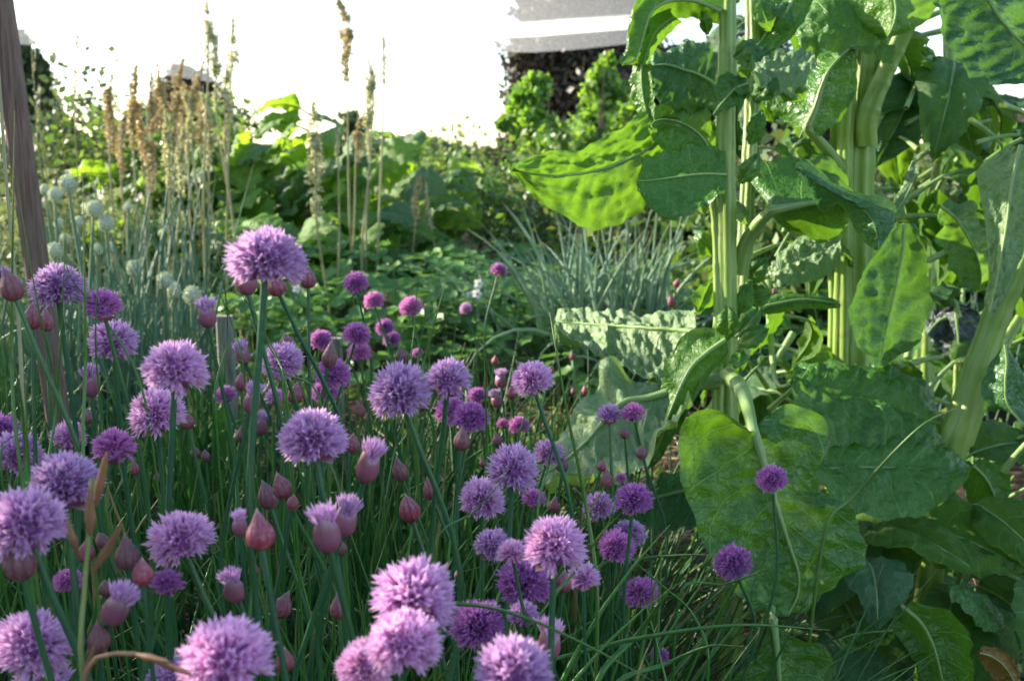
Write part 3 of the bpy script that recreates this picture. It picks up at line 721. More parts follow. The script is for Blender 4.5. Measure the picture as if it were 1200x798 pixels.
# the rest of each plant's leaves, thick in the shade behind
def fill(plant, n, xr, yr, dr, seed, smin=.11, smax=.19, mis=(0, 1, 1, 0, 2)):
    r = random.Random(seed)
    ax = np.array(plant.location)
    for i in range(n):
        px, py, d = r.uniform(*xr), r.uniform(*yr), r.uniform(*dr)
        q = P(px, py, d)
        out = np.array([q[0] - ax[0], q[1] - ax[1], 0]); ln = np.linalg.norm(out)
        out = out / max(ln, .05) + np.array([r.uniform(-.6, .6), r.uniform(-.7, .1), 0])
        y = Vector((out[0], out[1], r.uniform(-.9, .25)))
        up = Vector((r.uniform(-.5, .5), r.uniform(-.9, .0), 1))
        q[2] = max(q[2], .05)
        put_leaf(CT[r.randrange(6)], r.choice(mis), plant, q, y, up, r.uniform(smin, smax))


fill(A, 12, (870, 1000), (600, 800), (1.25, 1.5), 1)
fill(A, 12, (860, 960), (250, 480), (1.4, 1.6), 2, .07, .12, (0, 2, 2))
fill(B, 16, (900, 1080), (300, 520), (1.58, 1.8), 3, .12, .19)
fill(B, 20, (960, 1120), (560, 800), (1.25, 1.55), 4)
fill(B, 16, (900, 1080), (-40, 230), (1.56, 1.75), 5, .10, .16, (0, 2, 1, 2))
fill(Cc, 26, (1090, 1220), (480, 800), (1.2, 1.6), 6, .09, .15)
fill(Cc, 9, (1150, 1260), (120, 420), (1.4, 1.6), 7, .09, .14)
fill(D, 26, (1020, 1200), (150, 450), (1.95, 2.3), 8, .12, .2)
fill(D, 8, (1040, 1120), (0, 150), (1.9, 2.1), 9, .10, .15, (0, 2))
fill(B, 20, (880, 1100), (-50, 120), (1.72, 2.1), 10, .13, .20, (0, 2, 1, 2))
fill(D, 16, (1060, 1230), (20, 190), (1.8, 2.3), 11, .12, .19, (0, 2, 1))
fill(Cc, 8, (1150, 1230), (90, 260), (1.45, 1.7), 12, .11, .16, (0, 1))
fill(A, 9, (865, 930), (40, 220), (1.38, 1.5), 13, .08, .13, (0, 2, 1))
fill(B, 10, (1020, 1110), (120, 300), (1.6, 1.8), 14, .11, .16, (0, 2, 1))
# ---------------------------------------------------------------- ground
def ground():
    xs = np.concatenate([np.linspace(-400, -8, 12), np.linspace(-6, 6, 121), np.linspace(8, 400, 12)])
    ys = np.concatenate([np.linspace(-30, -2, 6), np.linspace(-1, 11, 121), np.linspace(13, 60, 10), np.linspace(80, 450, 8)])
    X, Y = np.meshgrid(xs, ys, indexing='ij')
    Z = np.zeros_like(X)
    for i in range(len(xs)):
        for j in range(len(ys)):
            if abs(xs[i]) < 7 and -2 < ys[j] < 12:
                Z[i, j] = .03 * nz(xs[i] * 1.7, ys[j] * 1.7, 0) + .014 * nz(xs[i] * 9, ys[j] * 9, 3) - .02
    V = np.stack([X, Y, Z], -1)
    n, m = X.shape; idx = np.arange(n * m).reshape(n, m)
    Fc = np.stack([idx[:-1, :-1], idx[1:, :-1], idx[1:, 1:], idx[:-1, 1:]], -1).reshape(-1, 4)
    o = wobj('ground', V, Fc, M['ground'], origin=np.zeros(3)); o['kind'] = 'structure'


ground()


def quads(C, A, B):
    """rhombic flakes: centres C, half axes A (long), B (short)"""
    V = np.stack([C - A, C + B, C + A, C - B], 1)
    n = len(C)
    return V.reshape(-1, 3), np.arange(4 * n).reshape(n, 4)


def rdir(n, g=None):
    g = g or rng
    return nrm(g.normal(size=(n, 3)))


def flakes(C, size, g=None, asp=.5, up=None, jit=.4):
    g = g or rng
    n = len(C)
    a = rdir(n, g)
    if up is not None: a = nrm(a * jit + np.asarray(up))
    b = nrm(np.cross(a, rdir(n, g)))
    s = size * g.uniform(.6, 1.35, (n, 1))
    return quads(C, a * s, b * s * asp)


# ---------------------------------------------------------------- chive heads, radius 1
def tepals(g, dirs, r0, ln, wd, flare, curl=.0):
    """bell florets along dirs: six lance-shaped tepals each -> V, F, UV"""
    ts = np.array([0, .4, .75, 1.0]); hw = np.array([.25, .9, .85, .06]) * wd
    out = np.array([.02, .55, .8, 1.25]) * flare
    parts_V, parts_F, parts_U = [], [], []
    n0 = 0
    for dv in dirs:
        a = nrm(np.cross(dv, g.normal(size=3))); b = np.cross(dv, a)
        L = ln * g.uniform(.82, 1.1); rr = r0 * g.uniform(.9, 1.1); fl = g.uniform(.8, 1.3)
        ph = g.uniform(0, 6.28)
        for k_ in range(6):
            th = ph + k_ * math.pi / 3 + g.uniform(-.15, .15)
            e = a * math.cos(th) + b * math.sin(th); t_ = -a * math.sin(th) + b * math.cos(th)
            Lk = L * g.uniform(.85, 1.12) * (1.0 if k_ % 2 else .92); cu = g.uniform(-.02, .10) + curl
            c = dv * (rr + ts * Lk)[:, None] + e * (out * fl + cu * ts ** 3)[:, None]
            V = np.stack([c - t_ * hw[:, None], c + e * (wd * .28 * np.array([.5, 1, 1, 0]))[:, None], c + t_ * hw[:, None]], 1)
            parts_V.append(V.reshape(-1, 3))
            uv = np.zeros((4, 3, 2)); uv[:, :, 0] = ts[:, None]; uv[:, :, 1] = np.array([0, .5, 1])[None]
            parts_U.append(uv.reshape(-1, 2))
            i = np.arange(12).reshape(4, 3) + n0
            parts_F.append(np.stack([i[:-1, :-1], i[:-1, 1:], i[1:, 1:], i[1:, :-1]], -1).reshape(-1, 4)); n0 += 12
    return np.concatenate(parts_V), np.concatenate(parts_F), np.concatenate(parts_U)


def fib_dirs(g, n, pmax, sq=1.0, jit=.09):
    i = np.arange(n) + .5
    z = 1 - i / n * (1 - math.cos(pmax))
    ph = i * 2.39996 + g.uniform(0, 6)
    r = np.sqrt(np.maximum(0, 1 - z * z))
    d = np.stack([r * np.cos(ph), r * np.sin(ph), z * sq], -1)
    return nrm(d + g.normal(size=d.shape) * jit)


def lathe(prof, sides, sq=0, twist=0.0, gap=None):
    z = np.array([p[0] for p in prof]); r = np.array([p[1] for p in prof])
    th = np.arange(sides + 1) / sides * 2 * math.pi
    V = np.stack([r[:, None] * np.cos(th)[None], r[:, None] * np.sin(th)[None], np.repeat(z[:, None], sides + 1, 1)], -1)
    uv = np.zeros(V.shape[:2] + (2,)); uv[..., 0] = ((z - z[0]) / (z[-1] - z[0]))[:, None]; uv[..., 1] = (th / 2 / math.pi)[None]
    i = np.arange(V.shape[0] * V.shape[1]).reshape(V.shape[:2])
    Fc = np.stack([i[:-1, :-1], i[:-1, 1:], i[1:, 1:], i[1:, :-1]], -1).reshape(-1, 4)
    return V.reshape(-1, 3), Fc, uv.reshape(-1, 2)


def head_mesh(kind, seed, pm='petal'):
    g = np.random.default_rng(seed)
    if kind == 'F':
        T = tepals(g, fib_dirs(g, 118, R_(121), .95), .40, .58, .062, .085)
        T[0][:, 2] *= .98
        core = lathe([(-.52, .05), (-.45, .3), (-.1, .52), (.3, .42), (.5, .1)], 10)
    elif kind == 'H':
        d = fib_dirs(g, 96, R_(128)); d = nrm(d + np.array([0, 0, .38]))
        T = tepals(g, d, .42, .68, .060, .075, -.02)
        T[0][:, 2] *= 1.0
        core = lathe([(-.60, .1), (-.5, .3), (-.2, .48), (.2, .45), (.5, .1)], 12)
    else:
        d = fib_dirs(g, 40, R_(27), 1.0, .07)
        T = tepals(g, d, .55, 1.4, .085, .13, -.02)
        T[0][:, 2] -= .05
        core = lathe([(-1.0, .2), (-.6, .6), (.2, .66), (.9, .50), (1.1, .15)], 12)
    n = len(T[0]); V = np.concatenate([T[0], core[0]]); Fc = np.concatenate([T[1], core[1] + n]); U = np.concatenate([T[2], core[2]])
    mi = np.concatenate([np.zeros(len(T[1])), np.ones(len(core[1]))])
    return make_mesh('flower_head', V, Fc, [M[pm], M['head_core']], U, mi)


def spathe_mesh(kind, seed):
    g = np.random.default_rng(seed)
    V, Fc, U = [], [], []; n = 0
    if kind == 'O':      # two bracts still cupping the flowers
        prof = [(-1.0, .24), (-.85, .55), (-.5, .86), (-.1, .95), (.3, .88), (.75, .74), (1.15, .50)]
        a, f, u = lathe(prof, 24)
        a = a.reshape(7, 25, 3); u = u.reshape(7, 25, 2)
        th = np.arange(25) / 24 * 2 * math.pi
        lip = .75 * np.abs(np.cos(th + g.uniform(0, 6))) ** 1.5 + .06 * g.normal(size=25); lip[-1] = lip[0]
        for i in range(4, 7): a[i, :, 2] = .35 + (a[i, :, 2] - .35) * (.35 + 1.5 * lip)
        a[:, :, :2] *= .84
        return make_mesh('spathe', a.reshape(-1, 3), f, M['spathe'], u.reshape(-1, 2))
    for k_ in range(2 if kind == 'F' else 3):
        th0 = g.uniform(0, 6.28) if k_ == 0 else th0 + (math.pi if kind == 'F' else 2.1) + g.uniform(-.3, .3)
        ts = np.linspace(0, 1, 7); vs = np.linspace(-1, 1, 5)
        if kind == 'F':
            r = .12 + ts * .50; z = -.50 + .06 * np.sin(ts * 3) - .20 * ts ** 2; w_ = .34 * np.sin(np.pi * np.clip(ts * .85 + .15, 0, 1)) ** .8 + .01
        else:
            r = .14 + .58 * np.sin(ts * 1.4); z = -.66 + .42 * ts ** 1.4; w_ = .5 * np.sin(np.pi * np.clip(ts * .8 + .2, 0, 1)) ** .8 + .01
        for i, t in enumerate(ts):
            for v in vs:
                th = th0 + v * w_[i] / max(r[i], .2)
                V.append([r[i] * math.cos(th), r[i] * math.sin(th), z[i] + .04 * v * v]); U.append([t, (v + 1) / 2])
        i = np.arange(35).reshape(7, 5) + n
        Fc.append(np.stack([i[:-1, :-1], i[:-1, 1:], i[1:, 1:], i[1:, :-1]], -1).reshape(-1, 4)); n += 35
    return make_mesh('spathe', V, np.concatenate(Fc), M['spathe'], U)


def bud_mesh(seed):
    g = np.random.default_rng(seed)
    f = g.uniform(.85, 1.2)
    prof = [(-1.0, .2), (-.95, .42), (-.75, .72), (-.45, .93), (-.1, 1.0), (.3, .93), (.65, .74), (.95, .52), (1.18 * f, .30), (1.38 * f, .13), (1.62 * f, .02)]
    V, Fc, U = lathe(prof, 28)
    t = np.clip(V[:, 2] - .5, 0, 2)
    V[:, 0] += .13 * t ** 2 * g.uniform(-1, 1); V[:, 1] += .13 * t ** 2 * g.uniform(-1, 1)
    rid = 1 + .03 * np.sin(U[:, 1] * 2 * math.pi * 2 + g.uniform(0, 6)) + .012 * np.sin(U[:, 1] * 2 * math.pi * 9)
    V[:, 0] *= rid; V[:, 1] *= rid
    return make_mesh('bud', V, Fc, M['bud'], U)


HM = {'F': [head_mesh('F', 100 + i) for i in range(6)], 'D': [head_mesh('F', 120 + i, 'petal_deep') for i in range(4)],
      'H': [head_mesh('H', 140 + i, 'petal_deep' if i % 2 else 'petal') for i in range(4)], 'O': [head_mesh('O', 160 + i) for i in range(4)]}
SM = {k_: [spathe_mesh(k_, 180 + i) for i in range(3)] for k_ in 'FHO'}
BM = [bud_mesh(200 + i) for i in range(5)]
SIZE = {'F': .033, 'D': .029, 'H': .025, 'O': .0185, 'B': .0135}

# x, y, width in the photo's terms; kind (F open lilac, D open deep purple, H pressed half ball, O splitting bud, B bud); label
FL = [
 (311, 306, 84, 'F', 'largest lilac chive flower, standing highest in front of the rhubarb leaves'),
 (288, 331, 30, 'O', 'small opening chive flower tucked under the left side of the highest big flower'),
 (324, 336, 24, 'B', 'round pink chive bud tucked under the right side of the highest big flower'),
 (67, 338, 60, 'F', 'wide lilac chive flower just right of the wooden post'),
 (14, 338, 29, 'B', 'large pink chive bud in front of the wooden post, cut by the left frame edge'),
 (-2, 330, 40, 'F', 'lilac chive flower half cut off by the left edge beside the wooden post'),
 (38, 374, 23, 'B', 'tall dusky pink chive bud just below the wooden post flower'),
 (54, 378, 18, 'B', 'pink chive bud tucked behind the tall one at the foot of the post'),
 (121, 362, 40, 'H', 'tufted half-open chive flower above a wider one, right of the post'),
 (133, 402, 56, 'F', 'lilac chive flower directly beneath the tufted half-open one'),
 (205, 434, 74, 'F', 'big pinkish lilac chive flower in front of the bare soil patch at left'),
 (184, 486, 60, 'F', 'lilac chive flower overlapped by the big pinkish one above it'),
 (107, 452, 25, 'O', 'dark narrow half-open chive bud low among upright leaves at left'),
 (102, 489, 16, 'B', 'small brownish chive bud under the dark narrow half-open one'),
 (243, 372, 24, 'O', 'splitting chive bud with a lilac tuft in front of the left grey peg'),
 (285, 417, 20, 'O', 'small splitting chive head between the grey peg and the flower stems'),
 (331, 425, 48, 'F', 'shaggy lilac chive flower below the highest big flower'),
 (361, 328, 19, 'B', 'pink pointed chive bud alone against the strawberry bed'),
 (337, 404, 18, 'B', 'pale pink chive bud peeping over the shaggy flower'),
 (376, 399, 25, 'D', 'small round purple chive flower in front of the right grey peg'),
 (386, 419, 20, 'B', 'pointed pink chive bud overlapping a pair of purple flowers'),
 (390, 440, 38, 'D', 'purple chive flower behind the pointed pink bud'),
 (381, 460, 30, 'D', 'lower purple chive flower of the pair behind the pointed bud'),
 (264, 464, 24, 'H', 'small pink purple chive flower right of the big pinkish lilac flower'),
 (283, 449, 16, 'B', 'slim greyish pink chive bud over the splitting bud with lilac crest'),
 (295, 471, 24, 'O', 'plump chive bud crested with a tiny lilac tuft'),
 (220, 495, 17, 'B', 'pink chive bud under the right rim of the big pinkish lilac flower'),
 (316, 458, 12, 'B', 'small round chive bud between crested bud and shaggy flower'),
 (346, 463, 18, 'B', 'pink chive bud beneath the shaggy lilac flower'),
 (341, 494, 14, 'B', 'small pink chive bud just above the big lilac ball'),
 (322, 466, 20, 'H', 'pink half-open chive flower mostly behind a slanting stem'),
 (283, 510, 14, 'B', 'dark pink chive bud beneath the plump crested bud'),
 (306, 500, 18, 'O', 'small opening chive bud left of the big lilac ball'),
 (229, 531, 12, 'B', 'tiny dark chive bud, left one of two beneath the big pinkish flower'),
 (241, 535, 11, 'B', 'tiny pale chive bud, right one of two beneath the big pinkish flower'),
 (367, 516, 75, 'F', 'big light lilac chive ball with a dark pink underside, mid left'),
 (417, 332, 28, 'D', 'purple chive flower highest in the group before the strawberry bed'),
 (438, 353, 23, 'D', 'small purple chive flower second down in the group before the strawberry bed'),
 (481, 361, 26, 'D', 'purple chive flower rightmost in the group before the strawberry bed'),
 (546, 363, 15, 'H', 'tiny purple chive head alone right of the tall pale leaf blades'),
 (584, 318, 17, 'H', 'small pink purple chive head standing alone under the leek clump'),
 (451, 384, 22, 'D', 'small purple chive flower in the middle of the distant group'),
 (459, 398, 20, 'D', 'small dark purple chive flower touching the one above it, distant group'),
 (418, 392, 32, 'D', 'purple chive flower on top of another in the distant group'),
 (421, 413, 28, 'D', 'lowest purple chive flower of the distant group, half hidden'),
 (471, 417, 15, 'B', 'brownish pink chive bud just above the pink-topped big flower'),
 (489, 415, 13, 'H', 'tiny purple chive head beside the pale blade base'),
 (422, 482, 14, 'B', 'round pink chive bud left of the pink-topped big flower'),
 (469, 461, 68, 'F', 'big lilac chive flower with a pinkish top near the picture centre'),
 (525, 448, 50, 'H', 'smooth rounded lilac chive head with bracts beneath, right of the pink-topped one'),
 (552, 490, 40, 'D', 'purple chive flower to the lower right of the smooth rounded head'),
 (528, 482, 34, 'D', 'purple chive flower hidden behind the stem of the smooth rounded head'),
 (559, 466, 21, 'H', 'small pink purple half-open chive head above two purple flowers'),
 (541, 517, 21, 'B', 'large pink chive bud beside the stem of the smooth rounded head'),
 (566, 543, 9, 'B', 'tiny pink chive bud left of the two big lower lilac flowers'),
 (580, 423, 9, 'B', 'very small pink chive bud high above the wide purple flower'),
 (587, 447, 16, 'O', 'pink splitting chive bud left of the wide purple flower'),
 (600, 461, 13, 'B', 'narrow pink chive bud touching the wide purple flower'),
 (582, 470, 15, 'O', 'narrow opening purple chive bud below the pink splitting one'),
 (624, 446, 50, 'F', 'wide purple chive flower with one torn bract, above the pale chard leaf'),
 (608, 499, 25, 'D', 'small purple chive flower below the wide purple one'),
 (589, 497, 13, 'H', 'narrow purple chive head left of the small purple flower'),
 (583, 516, 13, 'B', 'small pink chive bud above the round lilac flower'),
 (601, 552, 60, 'F', 'round lilac chive flower on a dark stem in the lower middle'),
 (565, 586, 54, 'F', 'pale lilac chive flower behind and left of the round one'),
 (643, 531, 34, 'F', 'lilac chive flower against the pale chard leaf, crossed by a bent grey leaf'),
 (625, 586, 27, 'H', 'small pointed lilac chive head right of the round flower'),
 (659, 546, 14, 'B', 'dark brown-red chive bud in front of the pale chard leaf'),
 (649, 593, 14, 'B', 'greyish chive bud below the dark brown-red one'),
 (647, 436, 7, 'B', 'tiny brown chive bud just right of the wide purple flower'),
 (671, 418, 8, 'B', 'tiny pink chive bud farthest right above the straw'),
 (672, 459, 7, 'B', 'tiny chive bud, left one of two in front of the straw'),
 (686, 458, 9, 'B', 'tiny dark pink chive bud, right one of two in front of the straw'),
 (663, 483, 6, 'B', 'minute orange-pink chive bud, left one beside the pale chard leaf'),
 (673, 486, 7, 'B', 'minute orange-pink chive bud, right one beside the pale chard leaf'),
 (714, 488, 28, 'H', 'left of two bright purple chive heads in front of the pale chard leaf'),
 (742, 485, 26, 'H', 'right of two bright purple chive heads in front of the pale chard leaf'),
 (732, 508, 12, 'B', 'little round red bud hanging between two bright purple chive heads'),
 (752, 531, 14, 'B', 'pink chive bud below right of the two bright purple heads'),
 (711, 563, 16, 'B', 'dull purple chive bud above the two purple flowers by the chard'),
 (705, 547, 11, 'B', 'dark chive bud in the shade below the left bright purple head'),
 (728, 561, 13, 'H', 'small purple chive head peeping above the deep purple flower by the chard'),
 (702, 595, 36, 'F', 'lilac chive flower left of the deep purple one by the chard leaf'),
 (742, 586, 43, 'D', 'deep purple spiky chive flower beside the shaded chard leaf'),
 (722, 641, 40, 'D', 'bright purple chive flower touched by a brown leaf tip'),
 (738, 626, 37, 'F', 'lilac chive flower behind the one touched by a brown leaf tip'),
 (905, 562, 37, 'D', 'small purple chive flower in front of the biggest hanging chard leaf'),
 (860, 660, 43, 'D', 'purple chive flower at the lower left rim of the biggest chard leaf'),
 (751, 696, 42, 'D', 'round purple chive flower alone in the dark, lower right of the clump'),
 (773, 769, 21, 'H', 'lowest small purple chive head near the bottom edge, right of the clump'),
 (684, 679, 34, 'H', 'lilac brush-shaped chive head crossed by a slanting leaf'),
 (650, 641, 76, 'F', 'big lilac chive flower with pointed petals below, lower middle'),
 (600, 649, 32, 'H', 'tight pinkish chive head in front, left of the big lower middle flower'),
 (577, 640, 42, 'F', 'lilac chive flower behind the tight pinkish head'),
 (614, 682, 62, 'D', 'purple chive flower underneath the big lower middle flower'),
 (660, 684, 20, 'B', 'pink chive bud in the shade between two lower middle flowers'),
 (613, 722, 33, 'H', 'pinkish chive head with bracts, behind a thick slanting stem'),
 (537, 673, 10, 'B', 'tiny chive bud above the arching leaf, lower middle'),
 (643, 756, 34, 'O', 'pink chive bud bursting with a lilac crest near the bottom edge'),
 (560, 733, 62, 'D', 'shaded purple chive flower under the arching leaf at the bottom'),
 (603, 792, 92, 'F', 'large lilac chive flower cut by the bottom edge, right of the cluster of three'),
 (485, 702, 94, 'F', 'large lilac chive flower at the back of the cluster of three near the bottom'),
 (473, 754, 84, 'F', 'front chive flower of the cluster of three, pinkish on its left'),
 (428, 782, 68, 'F', 'lowest left chive flower of the cluster of three at the bottom edge'),
 (431, 548, 34, 'O', 'big chive bud with a lilac tuft bursting from its side'),
 (413, 521, 18, 'B', 'pink chive bud right behind the big bursting one'),
 (469, 553, 20, 'B', 'upper of three pointed pink chive buds beside each other, mid left'),
 (505, 575, 19, 'B', 'right of three pointed pink chive buds beside each other'),
 (480, 598, 26, 'B', 'lowest and plumpest of three pointed pink chive buds'),
 (383, 627, 39, 'O', 'large chive bud opening with a pale lilac crest, lower left'),
 (404, 612, 34, 'O', 'second opening chive bud pressed against the large one from behind'),
 (400, 643, 15, 'B', 'small pink chive bud beneath two opening ones'),
 (331, 572, 26, 'B', 'smooth pink chive bud at the top of a tight threesome'),
 (314, 583, 24, 'B', 'pink chive bud at the left of a tight threesome'),
 (343, 590, 15, 'B', 'smallest pink chive bud of a tight threesome'),
 (305, 627, 36, 'B', 'largest smooth pink chive bud with a pale edge, standing on a stout stem'),
 (281, 617, 22, 'O', 'opening chive bud just left of the largest smooth bud'),
 (297, 668, 13, 'B', 'small dark chive bud beneath the largest smooth bud'),
 (275, 692, 30, 'O', 'ragged opening chive flower crossed by a dark leaf'),
 (259, 674, 11, 'B', 'slim brown chive bud above the ragged opening flower'),
 (330, 712, 24, 'B', 'leaning pink chive bud between thick stems, lower left'),
 (397, 713, 22, 'B', 'upright pink chive bud right of the stem of the large opening bud'),
 (334, 775, 22, 'B', 'pink chive bud low down near the bottom edge'),
 (212, 633, 76, 'F', 'big lilac chive flower on a stout stem, lower left'),
 (195, 685, 34, 'H', 'shaded half-open chive head under the big lower left flower'),
 (264, 777, 102, 'F', 'large out-of-focus lilac chive flower at the bottom edge'),
 (20, 534, 54, 'F', 'purple chive flower by the left edge, behind a broad leaf'),
 (80, 514, 36, 'H', 'small purple chive head behind upright leaves, left'),
 (133, 527, 46, 'H', 'spiky purple chive head on its own left of the dense stems'),
 (76, 570, 80, 'F', 'big lilac chive flower in front of the small purple heads at left'),
 (30, 617, 92, 'F', 'very large blurred lilac chive flower at the left edge with a bud before it'),
 (23, 660, 38, 'B', 'plump pink chive bud with a white tip in front of a blurred flower'),
 (101, 648, 21, 'B', 'pink chive bud beside the dry grass spikelets'),
 (120, 634, 17, 'B', 'orange-pink chive bud behind a slanting dry grass spikelet'),
 (149, 652, 32, 'B', 'round shiny pink chive bud right of the grass spikelets'),
 (167, 673, 26, 'B', 'shaded pink chive bud tucked behind the round shiny one'),
 (80, 681, 32, 'D', 'shaded purple chive flower low between the blurred left flowers'),
 (124, 690, 18, 'B', 'thin pink chive bud in the shade above a leaning flower'),
 (135, 715, 36, 'O', 'leaning chive head opening lilac to the right, lower left'),
 (116, 750, 28, 'B', 'reddish chive bud below the leaning head, lower left'),
 (38, 757, 86, 'F', 'blurred lilac chive flower in the bottom left corner'),
 (50, 806, 70, 'F', 'lilac chive flower barely showing at the bottom left edge'),
 (205, 804, 70, 'F', 'lilac chive flower barely showing at the bottom, left of the large one'),
 (0, 505, 40, 'D', 'pinkish chive flower cut by the left edge above a purple one'),
 (159, 550, 12, 'B', 'small dark chive bud right of the lone spiky purple head'),
 (184, 560, 9, 'B', 'tiny dark chive bud low under the overlapped lilac flower'),
 (793, 333, 9, 'B', 'tiny red-pink chive bud, upper one left of the tall chard stalk'),
 (787, 354, 10, 'B', 'tiny red-pink chive bud, lower one left of the tall chard stalk'),
 (907, 343, 9, 'B', 'tiny pink chive bud seen through a gap right of the tall chard stalk'),
]
DOV = {(195, 685): .55, (275, 692): .60, (684, 679): .80, (80, 681): .60, (167, 673): .45, (124, 690): .60, (135, 715): .50, (116, 750): .50, (660, 684): .67, (80, 514): .75, (133, 527): .68, (281, 617): .60,
       (297, 668): .65, (259, 674): .70, (397, 713): .60, (334, 775): .56, (101, 648): .58, (120, 634): .62, (643, 756): .60, (400, 643): .60, (343, 590): .62, (413, 521): .72, (404, 612): .56, (383, 627): .52,
       (600, 649): .60, (613, 722): .62, (107, 452): .78, (102, 489): .85, (281, 617): .52, (431, 548): .60, (121, 362): .72, (295, 471): .72, (243, 372): .85,
       (473, 754): .43, (428, 782): .46, (603, 792): .42, (905, 562): .93, (860, 660): .98, (751, 696): .95, (773, 769): .98, (614, 682): .66, (577, 640): .72, (560, 733): .62}
groupA = 'chive flowers and buds in the clump'
chive_pts = []
for i, (x, y, dia, kd, lab) in enumerate(FL):
    r = random.Random(i * 13 + 5)
    D_ = SIZE[kd]
    d = DOV.get((x, y), D_ * F / dia)
    d = min(d, 2.2)
    if x < 640 and (x, y) not in DOV: d = min(d, .30 * F / (y - 190))
    if x > 690 and y > 400: d = min(d, 1.0)
    elif x > 640 and y > 500: d = min(d, 1.05)
    elif x > 780: d = min(d, 1.9)
    c = P(x, y, d)
    if c[2] < .12: d *= .8; c = P(x, y, d)
    rad = dia / F * d / 2
    tilt = Vector((r.uniform(-.28, .28), r.uniform(-.3, .12), 1)).normalized()
    if (x, y) == (135, 715): tilt = Vector((.6, -.2, 1)).normalized()
    if (x, y) == (330, 712): tilt = Vector((.45, 0, 1)).normalized()
    q = Vector((0, 0, 1)).rotation_difference(tilt) @ Matrix.Rotation(r.uniform(0, 6.28), 4, 'Z').to_quaternion()
    drop = {'F': .50, 'D': .50, 'H': .62, 'O': .98, 'B': .97}[kd]
    top = np.array(c) - np.array(tilt) * rad * drop
    sway = np.array([-.03 * (c[0] + .05) + r.uniform(-.022, .022), r.uniform(-.02, .06), 0])
    if x > 800: sway = np.array([-.06, .03, 0])
    base = np.array([c[0], c[1], 0]) + sway
    root = tag(empty('chive_bud' if kd == 'B' else 'chive_flower', base), lab, 'flower bud' if kd == 'B' else 'flower', groupA)
    mid1 = base * .62 + top * .38 + np.array([r.uniform(-.014, .014), r.uniform(-.014, .014), 0])
    p2 = top - np.array(tilt) * .25 * np.linalg.norm(top - base) + np.array([r.uniform(-.006, .006), 0, 0])
    S = spline(np.array([base, mid1, p2, top + np.array(tilt) * rad * .15]), 18)
    rs = rad * {'F': .105, 'D': .105, 'H': .13, 'O': .20, 'B': .22}[kd]; rs = min(max(rs, .0011), .0024)
    V, Fc, U = tubes(S, np.linspace(rs * 1.15, rs * .95, 18), 9)
    wobj('stem', V, Fc, M['chive_stem'], root, U)
    if kd == 'B':
        link('bud', BM[r.randrange(5)], root, Vector(c) - Vector(base), q, (rad * r.uniform(.92, 1.03), rad * r.uniform(.92, 1.03), rad * r.uniform(.92, 1.15)))
    else:
        h = link('flower_head', HM[kd][r.randrange(len(HM[kd]))], root, Vector(c) - Vector(base), q, tuple(rad * (1.12 if kd in 'FD' else 1.08) * np.array([r.uniform(.93, 1.07), r.uniform(.93, 1.07), r.uniform(.90, 1.06)])))
        sk = 'F' if kd in 'FD' else kd
        link('spathe', SM[sk][r.randrange(3)], h)
    chive_pts.append((c[0], c[1], c[2], d, kd))

# ---------------------------------------------------------------- chive leaves
def clump_x(y):   # right limit of the clump at depth y
    return .05 + .09 * y


LV = []
g = np.random.default_rng(3)
tuft = []
while len(tuft) < 190:
    y = g.uniform(.46, 1.95) if len(tuft) > 60 else g.uniform(.46, 1.1)
    x = g.uniform(-.62 * y - .06, clump_x(y))
    tuft.append((x, y))
for (x, y) in tuft:
    n = g.integers(10, 18)
    hb = (.31 if y < .66 else .385) - (.07 if x > -.02 else 0)
    for j in range(n):
        az = g.uniform(0, 2 * math.pi); lean = abs(g.normal(0, .27)) + .03
        L = hb * g.uniform(.6, 1.08)
        bx, by = x + g.normal(0, .018), y + g.normal(0, .018)
        bend = g.normal(0, .35) if g.random() < .72 else g.normal(0, 1.4)
        LV.append((bx, by, az, lean, L, bend, g.uniform(.0014, .0031)))
# thinner ones at the clump's right border, sprawling to the right over the soil
for j in range(150):
    y = g.uniform(.75, 1.5)
    LV.append((clump_x(y) + g.uniform(-.05, .06), y, g.uniform(-1.0, .9), g.uniform(.35, .9), g.uniform(.2, .36), g.uniform(-.3, 1.0), g.uniform(.001, .0016)))
K = 12
t = np.linspace(0, 1, K)
C = np.zeros((len(LV), K, 3)); Rd = np.zeros((len(LV), K))
for i, (bx, by, az, lean, L, bend, r_) in enumerate(LV):
    ang = lean + bend * t ** 1.6
    ds = L / (K - 1)
    hx = np.concatenate([[0], np.cumsum(np.sin((ang[1:] + ang[:-1]) / 2) * ds)]); hz = np.concatenate([[0], np.cumsum(np.cos((ang[1:] + ang[:-1]) / 2) * ds)])
    wv = .006 * np.sin(t * 5 + i)
    C[i, :, 0] = bx + hx * math.cos(az) - wv * math.sin(az); C[i, :, 1] = by + hx * math.sin(az) + wv * math.cos(az); C[i, :, 2] = np.maximum(hz, .004)
    Rd[i] = r_ * np.clip((1 - t) * 2.2, .06, 1) ** .7
# keep the lens clear
ok = np.ones(len(LV), bool)
rel = C - CP
dep = rel @ CF
ok &= (dep > .36).all(axis=1)
py = 399 - (rel @ CU) / dep * F
ok &= (py > 330).all(axis=1) | (dep.min(axis=1) > 1.2)
C, Rd = C[ok], Rd[ok]
V, Fc, U = tubes(C, Rd, 6)
o = wobj('chive_leaves', V, Fc, M['chive_leaf'], None, U, origin=np.zeros(3))
tag(o, 'dense mass of thin tubular green chive leaves between the flower stems', 'chive leaves', kind='stuff')

